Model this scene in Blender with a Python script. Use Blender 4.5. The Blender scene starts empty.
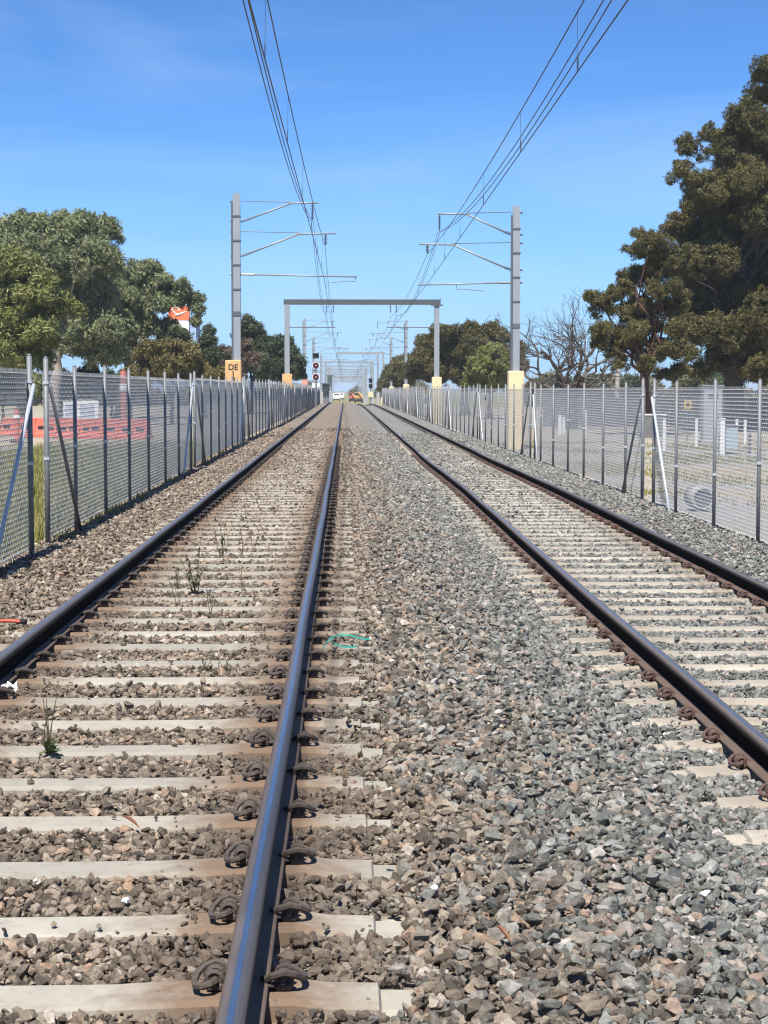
import bpy, math, random
import numpy as np
from mathutils import Vector, Matrix, Euler

random.seed(7)
RNG = np.random.default_rng(7)
SC = bpy.context.scene
COL = SC.collection
R = math.radians

# ------------------------------------------------------------------ camera, sky, sun, exposure
F = 1800.0                       # focal length in pixels of the 768 x 1024 picture
HC = 1.49                        # eye height above the left rails
PITCH = math.atan(122 / F)
YAW = math.atan(39 / math.hypot(F, 122))
cam_d = bpy.data.cameras.new('camera')
cam = bpy.data.objects.new('camera', cam_d)
COL.objects.link(cam)
cam.location = (0, 0, HC)
cam.rotation_euler = Euler((R(90) - PITCH, 0, -YAW), 'XYZ')
cam_d.sensor_fit = 'VERTICAL'
cam_d.sensor_height = 24
cam_d.lens = F / 1024 * 24
cam_d.clip_start = 0.1
cam_d.clip_end = 6000
SC.camera = cam

SUN_EL, SUN_AZ = R(60), R(194)   # azimuth clockwise from +Y (the way we look): behind us, a little to the left
world = bpy.data.worlds.new('World')
SC.world = world
world.use_nodes = True
wn = world.node_tree
wn.nodes.clear()
w_out = wn.nodes.new('ShaderNodeOutputWorld')
w_bg = wn.nodes.new('ShaderNodeBackground')
w_sky = wn.nodes.new('ShaderNodeTexSky')
w_sky.sky_type = 'NISHITA'
w_sky.sun_disc = False
w_sky.sun_elevation = SUN_EL
w_sky.sun_rotation = SUN_AZ
w_sky.air_density = 0.6
w_sky.dust_density = 0.0
w_sky.ozone_density = 6.0
w_bg.inputs['Strength'].default_value = 0.073
# the camera's deep blue rendering of a clear sky
w_tint = wn.nodes.new('ShaderNodeMixRGB')
w_tint.blend_type = 'MULTIPLY'
w_tint.inputs[0].default_value = 1.0
w_tint.inputs[2].default_value = (0.75, 1.13, 1.42, 1)
# faint wisps of cirrus
w_tc = wn.nodes.new('ShaderNodeTexCoord')
w_map = wn.nodes.new('ShaderNodeMapping')
w_map.inputs['Scale'].default_value = (1.6, 1.6, 8.0)
w_map.inputs['Rotation'].default_value = (0.0, 0.22, 0.3)
w_no = wn.nodes.new('ShaderNodeTexNoise')
w_no.inputs['Scale'].default_value = 1.7
w_no.inputs['Detail'].default_value = 7
w_no.inputs['Roughness'].default_value = 0.55
w_no.inputs['Distortion'].default_value = 0.8
w_mr = wn.nodes.new('ShaderNodeMapRange')
w_mr.inputs['From Min'].default_value = 0.45
w_mr.inputs['From Max'].default_value = 0.85
w_mr.inputs['To Max'].default_value = 0.26
w_mix = wn.nodes.new('ShaderNodeMixRGB')
w_mix.inputs['Color2'].default_value = (7.0, 8.2, 9.2, 1)
wn.links.new(w_tc.outputs['Generated'], w_map.inputs['Vector'])
wn.links.new(w_map.outputs[0], w_no.inputs['Vector'])
wn.links.new(w_no.outputs['Fac'], w_mr.inputs['Value'])
wn.links.new(w_mr.outputs[0], w_mix.inputs['Fac'])
wn.links.new(w_sky.outputs[0], w_tint.inputs[1])
# pale low sky all round the horizon
w_sep = wn.nodes.new('ShaderNodeSeparateXYZ')
wn.links.new(w_tc.outputs['Generated'], w_sep.inputs[0])
w_hz = wn.nodes.new('ShaderNodeMapRange')
w_hz.interpolation_type = 'SMOOTHSTEP'
w_hz.inputs['From Min'].default_value = 0.16
w_hz.inputs['From Max'].default_value = 0.0
w_hz.inputs['To Max'].default_value = 0.85
wn.links.new(w_sep.outputs['Z'], w_hz.inputs['Value'])
w_hmix = wn.nodes.new('ShaderNodeMixRGB')
w_hmix.inputs['Color2'].default_value = (3.2, 5.7, 8.6, 1)
wn.links.new(w_hz.outputs[0], w_hmix.inputs['Fac'])
wn.links.new(w_tint.outputs[0], w_hmix.inputs['Color1'])
wn.links.new(w_hmix.outputs[0], w_mix.inputs['Color1'])
wn.links.new(w_mix.outputs[0], w_bg.inputs['Color'])
wn.links.new(w_bg.outputs[0], w_out.inputs['Surface'])

sun_d = bpy.data.lights.new('sun', 'SUN')
sun_d.energy = 5.0
sun_d.angle = R(0.5)
sun_d.color = (1.0, 0.955, 0.89)
sun = bpy.data.objects.new('sun', sun_d)
COL.objects.link(sun)
sdir = Vector((math.cos(SUN_EL) * math.sin(SUN_AZ), math.cos(SUN_EL) * math.cos(SUN_AZ), math.sin(SUN_EL)))
sun.rotation_euler = sdir.to_track_quat('Z', 'Y').to_euler()
sun.location = (0, -20, 60)

SC.view_settings.view_transform = 'Standard'
SC.view_settings.look = 'None'
SC.view_settings.exposure = 0.72
SC.view_settings.gamma = 1.0
SC.render.engine = 'CYCLES'
SC.cycles.use_denoising = True
SC.cycles.max_bounces = 6
SC.cycles.transparent_max_bounces = 16
SC.cycles.filter_width = 1.2

# ------------------------------------------------------------------ helpers
CAM_M = cam.rotation_euler.to_matrix()


def at(px, py, y):
    """World point on the plane Y = y that the photograph shows at pixel (px, py)."""
    d = CAM_M @ Vector((px - 384, 512 - py, -F))
    t = y / d.y
    return Vector((d.x * t, y, HC + d.z * t))


class MB:
    def __init__(self):
        self.v, self.f, self.m = [], [], []

    def add(self, vs, fs, mi=0):
        o = len(self.v)
        self.v += [tuple(p) for p in vs]
        self.f += [tuple(i + o for i in f) for f in fs]
        self.m += [mi] * len(fs)
        return self

    def box(self, c, s, rot=None, bev=0.0, mi=0):
        hx, hy, hz = s[0] / 2, s[1] / 2, s[2] / 2
        if bev > 0:
            b = min(bev, hx * .9, hy * .9, hz * .9)
            vs = []
            fs = []
            idx = {}
            for sx in (-1, 1):
                for sy in (-1, 1):
                    for sz in (-1, 1):
                        for ax in range(3):
                            p = [sx * (hx - b), sy * (hy - b), sz * (hz - b)]
                            p[ax] = (sx * hx, sy * hy, sz * hz)[ax]
                            idx[(sx, sy, sz, ax)] = len(vs)
                            vs.append(p)
            for ax in range(3):
                u, w = [a for a in range(3) if a != ax]
                for sg in (-1, 1):
                    q = []
                    for (a, b_) in ((-1, -1), (1, -1), (1, 1), (-1, 1)):
                        k = [0, 0, 0]
                        k[ax] = sg; k[u] = a; k[w] = b_
                        q.append(idx[(k[0], k[1], k[2], ax)])
                    fs.append(q)
            for ax in range(3):          # edges along ax
                u, w = [a for a in range(3) if a != ax]
                for a in (-1, 1):
                    for b_ in (-1, 1):
                        k0 = [0, 0, 0]; k0[ax] = -1; k0[u] = a; k0[w] = b_
                        k1 = list(k0); k1[ax] = 1
                        fs.append([idx[(*k0, u)], idx[(*k1, u)], idx[(*k1, w)], idx[(*k0, w)]])
            for sx in (-1, 1):
                for sy in (-1, 1):
                    for sz in (-1, 1):
                        fs.append([idx[(sx, sy, sz, a)] for a in range(3)])
        else:
            vs = [(x * hx, y * hy, z * hz) for x in (-1, 1) for y in (-1, 1) for z in (-1, 1)]
            fs = [(0, 1, 3, 2), (4, 6, 7, 5), (0, 4, 5, 1), (2, 3, 7, 6), (0, 2, 6, 4), (1, 5, 7, 3)]
        M = Matrix.Identity(3) if rot is None else Euler(rot).to_matrix()
        c = Vector(c)
        return self.add([M @ Vector(p) + c for p in vs], fs, mi)

    def tube(self, pts, r, n=6, mi=0, cap=True):
        pts = [Vector(p) for p in pts]
        k = len(pts)
        rs = r if isinstance(r, (list, tuple)) else [r] * k
        vs, fs = [], []
        t0 = (pts[1] - pts[0]).normalized()
        up = Vector((0, 0, 1)) if abs(t0.z) < .9 else Vector((1, 0, 0))
        a = t0.cross(up).normalized()
        for i, p in enumerate(pts):
            t = (pts[min(i + 1, k - 1)] - pts[max(i - 1, 0)])
            t = t.normalized() if t.length > 1e-9 else t0
            a = (a - t * a.dot(t))
            a = a.normalized() if a.length > 1e-6 else t.orthogonal().normalized()
            b = t.cross(a)
            for j in range(n):
                w = 2 * math.pi * j / n
                vs.append(p + (a * math.cos(w) + b * math.sin(w)) * rs[i])
        for i in range(k - 1):
            for j in range(n):
                j2 = (j + 1) % n
                fs.append((i * n + j, i * n + j2, (i + 1) * n + j2, (i + 1) * n + j))
        if cap:
            fs.append(tuple(range(n - 1, -1, -1)))
            fs.append(tuple((k - 1) * n + j for j in range(n)))
        return self.add(vs, fs, mi)

    def cyl(self, p0, p1, r0, r1=None, n=12, mi=0):
        return self.tube([p0, p1], [r0, r0 if r1 is None else r1], n, mi)


def finish_mesh(me, mats, smooth=False):
    for m in (mats if isinstance(mats, (list, tuple)) else [mats]):
        me.materials.append(m)
    if smooth:
        me.polygons.foreach_set('use_smooth', [True] * len(me.polygons))
    me.validate()
    me.update()


def mesh_of(name, mb, mats, off=(0, 0, 0), smooth=False):
    me = bpy.data.meshes.new(name)
    o = Vector(off)
    me.from_pydata([tuple(Vector(p) - o) for p in mb.v], [], mb.f)
    if any(mb.m):
        me.polygons.foreach_set('material_index', mb.m)
    finish_mesh(me, mats, smooth)
    return me


def np_mesh(name, verts, quads, mats, tri=False, smooth=False):
    me = bpy.data.meshes.new(name)
    n = 3 if tri else 4
    me.vertices.add(len(verts))
    me.vertices.foreach_set('co', np.ascontiguousarray(verts, np.float32).ravel())
    me.loops.add(len(quads) * n)
    me.loops.foreach_set('vertex_index', np.ascontiguousarray(quads, np.int32).ravel())
    me.polygons.add(len(quads))
    me.polygons.foreach_set('loop_start', np.arange(len(quads), dtype=np.int32) * n)
    me.polygons.foreach_set('loop_total', np.full(len(quads), n, np.int32))
    finish_mesh(me, mats, smooth)
    return me


def link(name, data, parent=None, loc=(0, 0, 0), rot=(0, 0, 0), kind=None):
    o = bpy.data.objects.new(name, data)
    COL.objects.link(o)
    o.parent = parent
    o.location = loc
    o.rotation_euler = rot
    if kind:
        o['kind'] = kind
    return o


def tag(o, label, cat, group=None):
    o['label'] = label
    o['category'] = cat
    if group:
        o['group'] = group
    return o


def thing(name, label, cat, loc, group=None, rot=(0, 0, 0)):
    return tag(link(name, None, None, loc, rot), label, cat, group)


def part(name, mb, mats, root, smooth=False, kind=None, label=None):
    """A part whose shape is given in world coordinates (its ancestors are not rotated)."""
    off = Vector((0, 0, 0))
    p = root
    while p is not None:
        off += p.location
        p = p.parent
    o = link(name, mesh_of(name, mb, mats, off, smooth), root, kind=kind)
    if label:
        o['label'] = label
    return o


def copy_tree(o, parent=None):
    c = o.copy()
    COL.objects.link(c)
    c.parent = parent
    for ch in list(o.children):
        copy_tree(ch, c)
    return c


# ------------------------------------------------------------------ materials
def new_mat(name):
    m = bpy.data.materials.new(name)
    m.use_nodes = True
    return m, m.node_tree, m.node_tree.nodes['Principled BSDF']


def N(nt, t, **kw):
    n = nt.nodes.new(t)
    for k, v in kw.items():
        if k in n.inputs:
            n.inputs[k].default_value = v
        else:
            setattr(n, k, v)
    return n


def ramp(nt, fac, stops, interp='LINEAR'):
    r = nt.nodes.new('ShaderNodeValToRGB')
    r.color_ramp.interpolation = interp
    e = r.color_ramp.elements
    while len(e) < len(stops):
        e.new(0.5)
    for el, (p, c) in zip(e, stops):
        el.position = p
        el.color = (c[0], c[1], c[2], 1) if hasattr(c, '__len__') else (c, c, c, 1)
    nt.links.new(fac, r.inputs[0])
    return r.outputs[0]


def mixc(nt, fac, a, b, mode='MIX'):
    m = nt.nodes.new('ShaderNodeMixRGB')
    m.blend_type = mode
    for i, s in enumerate((fac, a, b)):
        if hasattr(s, 'links') or hasattr(s, 'is_linked'):
            nt.links.new(s, m.inputs[i])
        elif hasattr(s, '__len__'):
            m.inputs[i].default_value = (*s[:3], 1)
        else:
            m.inputs[i].default_value = s
    return m.outputs[0]


def math_n(nt, op, a, b=None, clamp=False):
    m = nt.nodes.new('ShaderNodeMath')
    m.operation = op
    m.use_clamp = clamp
    for i, s in enumerate((a, b)):
        if s is None:
            continue
        if hasattr(s, 'is_linked'):
            nt.links.new(s, m.inputs[i])
        else:
            m.inputs[i].default_value = s
    return m.outputs[0]


def noise(nt, vec, scale, detail=4, rough=.6, out='Fac'):
    n = N(nt, 'ShaderNodeTexNoise', Scale=scale, Detail=detail, Roughness=rough)
    nt.links.new(vec, n.inputs['Vector'])
    return n.outputs[out]


def simple(name, col, rough=.7, metal=0.0, var=.25, scale=6.0, bump=0.0, bscale=60, dirt=None, dscale=2.0, per_obj=0.0, spec=0.5):
    m, nt, b = new_mat(name)
    tc = N(nt, 'ShaderNodeTexCoord').outputs['Object']
    c = mixc(nt, noise(nt, tc, scale), [x * (1 - var) for x in col], [min(1, x * (1 + var)) for x in col])
    if dirt:
        c = mixc(nt, ramp(nt, noise(nt, tc, dscale, 6, .65), [(.48, 0), (.68, 1)]), c, dirt)
    if per_obj:
        r = N(nt, 'ShaderNodeObjectInfo').outputs['Random']
        c = mixc(nt, 1.0, c, ramp(nt, r, [(0, 1 - per_obj), (1, 1)]), 'MULTIPLY')
    nt.links.new(c, b.inputs['Base Color'])
    b.inputs['Roughness'].default_value = rough
    b.inputs['Metallic'].default_value = metal
    b.inputs['Specular IOR Level'].default_value = spec
    if bump:
        bp = N(nt, 'ShaderNodeBump', Strength=bump, Distance=.01)
        nt.links.new(noise(nt, tc, bscale, 5), bp.inputs['Height'])
        nt.links.new(bp.outputs[0], b.inputs['Normal'])
    return m


BROWN = [(0.0, (0.078, 0.063, 0.047)), (0.3, (0.164, 0.127, 0.095)), (0.6, (0.244, 0.197, 0.147)), (0.85, (0.348, 0.287, 0.219)), (0.96, (0.327, 0.219, 0.144)), (1.0, (0.515, 0.471, 0.408))]
GREY = [(0.0, (0.083, 0.086, 0.079)), (0.3, (0.158, 0.164, 0.146)), (0.6, (0.223, 0.225, 0.203)), (0.85, (0.317, 0.31, 0.28)), (0.95, (0.275, 0.203, 0.159)), (1.0, (0.51, 0.475, 0.441))]


def zone_fac(nt, x, y_vec):
    """0 = old brown stone of the left track, 1 = fresh grey stone of the right track (a difference in the stone itself)."""
    n = noise(nt, y_vec, .8, 4, .6)
    s = math_n(nt, 'ADD', x, math_n(nt, 'MULTIPLY', math_n(nt, 'SUBTRACT', n, .5), 2.2))
    return ramp(nt, s, [(.0, 0), (1.0, 1)])   # x already scaled


def stone_mat():
    m, nt, b = new_mat('ballast stone')
    oi = N(nt, 'ShaderNodeObjectInfo')
    sx = N(nt, 'ShaderNodeSeparateXYZ')
    nt.links.new(oi.outputs['Location'], sx.inputs[0])
    base = math_n(nt, 'DIVIDE', math_n(nt, 'SUBTRACT', sx.outputs['X'], .25), .9)
    rnd = oi.outputs['Random']
    rj = math_n(nt, 'MULTIPLY', math_n(nt, 'SUBTRACT', math_n(nt, 'FRACT', math_n(nt, 'MULTIPLY', rnd, 17.3)), .5), 1.5)
    z = zone_fac(nt, math_n(nt, 'ADD', base, rj), oi.outputs['Location'])
    col = mixc(nt, z, ramp(nt, rnd, BROWN), ramp(nt, rnd, GREY))
    tc = N(nt, 'ShaderNodeTexCoord').outputs['Object']
    off = N(nt, 'ShaderNodeVectorMath', operation='ADD')
    nt.links.new(tc, off.inputs[0])
    nt.links.new(oi.outputs['Location'], off.inputs[1])
    n1 = noise(nt, off.outputs[0], 2.6, 8, .72)
    n2 = noise(nt, off.outputs[0], 7, 5, .7)
    col = mixc(nt, 1.0, col, ramp(nt, n1, [(.28, .45), (.5, .92), (.72, 1.45)]), 'MULTIPLY')
    col = mixc(nt, ramp(nt, n2, [(.6, 0), (.75, .5)]), col, (.42, .40, .36))
    # rust and brake dust settled on stones close to the left rails
    for xr in (-.28, -1.94):
        dx = math_n(nt, 'ABSOLUTE', math_n(nt, 'SUBTRACT', sx.outputs['X'], xr))
        f = math_n(nt, 'MULTIPLY', ramp(nt, dx, [(.12, .75), (.42, 0)]), 1.0)
        col = mixc(nt, f, col, (.1, .075, .058))
    nt.links.new(col, b.inputs['Base Color'])
    b.inputs['Roughness'].default_value = .82
    b.inputs['Specular IOR Level'].default_value = .35
    bp = N(nt, 'ShaderNodeBump', Strength=.9, Distance=.012)
    nt.links.new(math_n(nt, 'ADD', n1, math_n(nt, 'MULTIPLY', n2, .4)), bp.inputs['Height'])
    nt.links.new(bp.outputs[0], b.inputs['Normal'])
    return m


def bed_mat():
    m, nt, b = new_mat('ballast bed')
    g = N(nt, 'ShaderNodeNewGeometry').outputs['Position']
    sx = N(nt, 'ShaderNodeSeparateXYZ')
    nt.links.new(g, sx.inputs[0])
    vo = N(nt, 'ShaderNodeTexVoronoi', Scale=19.0)
    nt.links.new(g, vo.inputs['Vector'])
    sc = N(nt, 'ShaderNodeSeparateColor')
    nt.links.new(vo.outputs['Color'], sc.inputs[0])
    rnd = sc.outputs[0]
    base = math_n(nt, 'DIVIDE', math_n(nt, 'SUBTRACT', sx.outputs['X'], .25), .9)
    rj = math_n(nt, 'MULTIPLY', math_n(nt, 'SUBTRACT', sc.outputs[1], .5), 1.5)
    z = zone_fac(nt, math_n(nt, 'ADD', base, rj), g)
    col = mixc(nt, z, ramp(nt, rnd, BROWN), ramp(nt, rnd, GREY))
    col = mixc(nt, 1.0, col, ramp(nt, noise(nt, g, 40, 5), [(.25, .62), (.75, 1.3)]), 'MULTIPLY')
    col = mixc(nt, 1.0, col, ramp(nt, noise(nt, g, 2.6, 6, .75), [(.3, .6), (.7, 1.4)]), 'MULTIPLY')
    nt.links.new(col, b.inputs['Base Color'])
    b.inputs['Roughness'].default_value = .9
    bp = N(nt, 'ShaderNodeBump', Strength=1.0, Distance=.05)
    nt.links.new(math_n(nt, 'MULTIPLY', vo.outputs['Distance'], -1.0), bp.inputs['Height'])
    nt.links.new(bp.outputs[0], b.inputs['Normal'])
    return m


def sleeper_mat(name, col, stain):
    m, nt, b = new_mat(name)
    tc = N(nt, 'ShaderNodeTexCoord').outputs['Object']
    oi = N(nt, 'ShaderNodeObjectInfo')
    off = N(nt, 'ShaderNodeVectorMath', operation='ADD')
    nt.links.new(tc, off.inputs[0])
    nt.links.new(oi.outputs['Location'], off.inputs[1])
    v = off.outputs[0]
    c = mixc(nt, noise(nt, v, 5, 6, .65), [x * .78 for x in col], [x * 1.14 for x in col])
    c = mixc(nt, ramp(nt, noise(nt, v, 11, 8, .75), [(.5, 0), (.7, .55)]), c, [x * .5 for x in col])
    c = mixc(nt, 1.0, c, ramp(nt, oi.outputs['Random'], [(0, .8), (1, 1.04)]), 'MULTIPLY')
    # brown brake-dust stain round the rail seats
    sx = N(nt, 'ShaderNodeSeparateXYZ')
    nt.links.new(tc, sx.inputs[0])
    ax = math_n(nt, 'ABSOLUTE', sx.outputs['X'])
    d = math_n(nt, 'ABSOLUTE', math_n(nt, 'SUBTRACT', ax, .80))
    d = math_n(nt, 'ADD', d, math_n(nt, 'MULTIPLY', math_n(nt, 'SUBTRACT', noise(nt, v, 9, 5, .7), .5), .45))
    c = mixc(nt, math_n(nt, 'MULTIPLY', ramp(nt, d, [(.13, 1), (.42, 0)]), stain), c, (.17, .115, .075))
    # small dark chips lying about
    c = mixc(nt, ramp(nt, noise(nt, v, 24, 2, .5), [(.7, 0), (.735, .8)]), c, (.09, .075, .06))
    nt.links.new(c, b.inputs['Base Color'])
    b.inputs['Roughness'].default_value = .9
    bp = N(nt, 'ShaderNodeBump', Strength=.45, Distance=.006)
    nt.links.new(noise(nt, v, 60, 6, .7), bp.inputs['Height'])
    nt.links.new(bp.outputs[0], b.inputs['Normal'])
    return m


def rail_mats():
    side = simple('rusty rail steel', (.12, .083, .063), .85, 0, .35, 9, .4, 90)
    m, nt, b = new_mat('worn rail head')
    tc = N(nt, 'ShaderNodeTexCoord').outputs['Object']
    mp = N(nt, 'ShaderNodeMapping')
    mp.inputs['Scale'].default_value = (1, .02, 1)
    nt.links.new(tc, mp.inputs['Vector'])
    sx = N(nt, 'ShaderNodeSeparateXYZ')
    nt.links.new(tc, sx.inputs[0])
    at_ = N(nt, 'ShaderNodeAttribute', attribute_name='across')
    x = math_n(nt, 'ADD', at_.outputs['Fac'], math_n(nt, 'MULTIPLY', math_n(nt, 'SUBTRACT', noise(nt, mp.outputs[0], 30, 3), .5), .07))
    streak = noise(nt, mp.outputs[0], 220, 3, .6)
    colr = ramp(nt, x, [(.0, (.085, .06, .047)), (.2, (.13, .105, .09)), (.36, (.15, .13, .12)), (.39, (.3, .29, .285)), (.43, (.62, .61, .60)), (.58, (.60, .59, .58)), (.63, (.17, .165, .165)), (.75, (.1, .09, .088)), (.9, (.08, .068, .062)), (1, (.06, .045, .04))])
    colr = mixc(nt, 1.0, colr, ramp(nt, streak, [(.3, .8), (.7, 1.15)]), 'MULTIPLY')
    nt.links.new(colr, b.inputs['Base Color'])
    nt.links.new(ramp(nt, x, [(0, .8), (.25, .5), (.43, .33), (.58, .33), (.65, .46), (.9, .5), (1, .8)]), b.inputs['Roughness'])
    nt.links.new(ramp(nt, x, [(0, 0), (.34, .1), (.41, 1), (.59, 1), (.66, .35), (.8, .1), (1, 0)]), b.inputs['Metallic'])
    web = simple('shade-black rail web', (.009, .007, .006), .95, 0, .35, 9, .3, 60, spec=.05)  # near black: shade under the rail head is put into the colour
    head = simple('dark rail head side', (.042, .032, .027), .75, 0, .3, 9, .3, 60, spec=.2)  # head sides simply set darker than the rail foot
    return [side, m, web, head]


M_STONE = stone_mat()
M_BED = bed_mat()
M_SLEEPER_OLD = sleeper_mat('old stained concrete', (.365, .337, .278), 1.0)
M_SLEEPER_NEW = sleeper_mat('pale sandy concrete', (.40, .36, .292), .45)
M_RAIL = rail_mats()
M_CLIP = simple('dusty clip iron', (.085, .066, .055), .8, .1, .35, 40, .3, 120, per_obj=.3)
M_CLIP_RUST = simple('rusty clip iron', (.105, .062, .05), .8, .1, .35, 40, .3, 120, per_obj=.3)
M_GALV = simple('galvanised pipe', (.165, .172, .178), .55, .15, .22, 5, .1, 30)
M_GALV_NEW = simple('bright galvanised pipe', (.5, .52, .54), .45, .2, .18, 7, .1, 30)
M_WIRE = simple('galvanised fence wire', (.54, .545, .545), .55, .12, .1, 9)
M_MAST = simple('galvanised mast steel', (.30, .325, .345), .55, .25, .14, 2.5)
M_BEAM = simple('weathered beam steel', (.085, .095, .105), .6, .2, .15, 2)
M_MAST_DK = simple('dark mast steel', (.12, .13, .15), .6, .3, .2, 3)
M_COPPER = simple('weathered overhead wire', (.075, .07, .068), .6, .4, .2, 4)
M_INSUL = simple('brown insulator', (.06, .05, .05), .35, 0, .2, 20)
M_ORANGE_C = simple('orange painted concrete', (.64, .38, .17), .85, 0, .12, 3, .2, 30)
M_YELLOW_C = simple('cream painted concrete', (.74, .58, .33), .85, 0, .1, 3, .2, 30)
M_PINK_C = simple('salmon painted concrete', (.62, .3, .2), .85, 0, .1, 3)
M_CONC = simple('grey concrete', (.36, .345, .32), .9, 0, .2, 3, .3, 30)
M_BLOCK = simple('dark grey blockwork', (.15, .145, .14), .9, 0, .3, 3, .3, 30)
M_INK = simple('black lettering paint', (.03, .018, .012), .8, 0, .2, 10)
M_BLACK = simple('black enamel', (.015, .015, .018), .5, 0, .2, 10)
M_BARK_RED = simple('reddish bark', (.1, .05, .034), .95, 0, .5, 3, .6, 12)
M_BARK = simple('grey bark', (.15, .12, .1), .95, 0, .5, 3, .6, 12)
M_BARK_PALE = simple('pale gum bark', (.36, .31, .26), .9, 0, .4, 2, .4, 10)
M_BARK_DK = simple('dark bark', (.06, .048, .04), .95, 0, .5, 3, .6, 12)
M_WHITE = simple('white paint', (.78, .78, .76), .6, 0, .05, 4, dirt=(.6, .57, .52), dscale=1.5)
M_RED_PL = simple('orange red plastic', (.6, .15, .095), .5, 0, .12, 2)
M_GREYBOX = simple('grey cabinet steel', (.36, .38, .40), .5, .2, .1, 3)
M_TEAL = simple('teal strap plastic', (.015, .27, .2), .5, 0, .3, 12)
M_RUBBER = simple('black rubber', (.02, .02, .02), .8, 0, .2, 10)
M_YELLOW = simple('machine yellow paint', (.62, .38, .1), .45, 0, .12, 3, dirt=(.35, .22, .1))
M_GLASSDK = simple('dark window glass', (.03, .04, .05), .12, 0, .1, 3)


def leaf_mat(name, cols, trans=.18):
    m, nt, b = new_mat(name)
    g = N(nt, 'ShaderNodeNewGeometry')
    tc = N(nt, 'ShaderNodeTexCoord').outputs['Object']
    r = g.outputs['Random Per Island']
    n = noise(nt, tc, .45, 3, .5)
    oi = N(nt, 'ShaderNodeObjectInfo')
    n = noise(nt, oi.outputs['Location'], .45, 3, .5)
    s = math_n(nt, 'ADD', math_n(nt, 'MULTIPLY', r, .35), math_n(nt, 'MULTIPLY', oi.outputs['Random'], .3))
    s = math_n(nt, 'ADD', s, math_n(nt, 'MULTIPLY', math_n(nt, 'SUBTRACT', n, .3), 1.0), True)
    c = ramp(nt, s, [(i / (len(cols) - 1), k) for i, k in enumerate(cols)])
    nt.links.new(c, b.inputs['Base Color'])
    b.inputs['Roughness'].default_value = .55
    b.inputs['Specular IOR Level'].default_value = .3
    tr = N(nt, 'ShaderNodeBsdfTranslucent')
    nt.links.new(c, tr.inputs['Color'])
    mx = N(nt, 'ShaderNodeMixShader')
    mx.inputs[0].default_value = trans
    nt.links.new(b.outputs[0], mx.inputs[1])
    nt.links.new(tr.outputs[0], mx.inputs[2])
    nt.links.new(mx.outputs[0], nt.nodes['Material Output'].inputs['Surface'])
    return m


L_GUM = leaf_mat('grey green gum leaves', [(0.076, 0.095, 0.045), (0.145, 0.166, 0.077), (0.221, 0.242, 0.115), (0.281, 0.289, 0.157)])
L_OLIVE = leaf_mat('yellow olive leaves', [(0.079, 0.095, 0.027), (0.139, 0.16, 0.046), (0.211, 0.223, 0.067), (0.264, 0.244, 0.093)])
L_DARK = leaf_mat('dark conifer foliage', [(0.031, 0.048, 0.023), (0.056, 0.078, 0.034), (0.091, 0.112, 0.047)])
L_RUSSET = leaf_mat('russet shrub leaves', [(0.06, 0.054, 0.024), (0.12, 0.101, 0.036), (0.18, 0.155, 0.054), (0.24, 0.135, 0.06)])
L_PINE = leaf_mat('bronze pine foliage', [(0.044, 0.042, 0.016), (0.083, 0.077, 0.027), (0.139, 0.123, 0.041), (0.17, 0.139, 0.055)])
L_FAR = leaf_mat('mixed far foliage', [(0.06, 0.066, 0.03), (0.108, 0.108, 0.048), (0.156, 0.138, 0.066), (0.18, 0.132, 0.072)])
L_WEED = leaf_mat('weed leaves', [(.06, .08, .025), (.1, .13, .04), (.15, .16, .07)])
L_GRASS = leaf_mat('dry green grass', [(.12, .13, .03), (.22, .21, .06), (.3, .26, .1)])
L_BROWN = leaf_mat('dead brown twigs', [(.08, .05, .035), (.13, .09, .065), (.17, .12, .09)])

# ------------------------------------------------------------------ track lines
GAUGE_H = .835


def crest(y):
    return -.012 * min(max(0.0, y - 228), 120)


def lx(y):
    return -1.11


def rx(y):
    return 2.09 + GAUGE_H - 9e-5 * max(0.0, y - 180) ** 2 + .06 * math.exp(-((y - 31) / 9) ** 2) - .03 * math.exp(-((y - 46) / 5) ** 2)


ZR = -.25                        # right track lies lower than the left
SL_TOP = -.165                   # sleeper top below rail top


def bed_h(x):
    """Ballast surface across the line."""
    pts = [(-4.6, -.62), (-3.5, -.26), (-3.2, -.21), (-2.6, -.19), (-2.3, -.205), (-2.0, -.203), (0.05, -.205), (.26, -.19), (.75, -.185), (1.35, -.33), (1.65, -.455), (3.9, -.462), (4.25, -.42), (4.9, -.38), (5.2, -.42), (6.2, -.8)]
    xs = [p[0] for p in pts]
    zs = [p[1] for p in pts]
    return np.interp(x, xs, zs)


ys = np.concatenate([np.arange(2, 60, .25), np.arange(60, 330, 1.5)])
xs = np.arange(-4.6, 6.21, .12)
gx, gy = np.meshgrid(xs, ys)
gz = bed_h(gx) + RNG.normal(0, .008, gx.shape) - .022 + np.vectorize(crest)(gy)
nv = len(xs)
ii = np.arange(len(ys) - 1)[:, None] * nv + np.arange(nv - 1)[None, :]
quads = np.stack([ii, ii + 1, ii + nv + 1, ii + nv], -1).reshape(-1, 4)
bed = link('ballast_bed', np_mesh('ballast_bed', np.stack([gx, gy, gz], -1).reshape(-1, 3), quads, M_BED, smooth=True), kind='structure')


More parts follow.
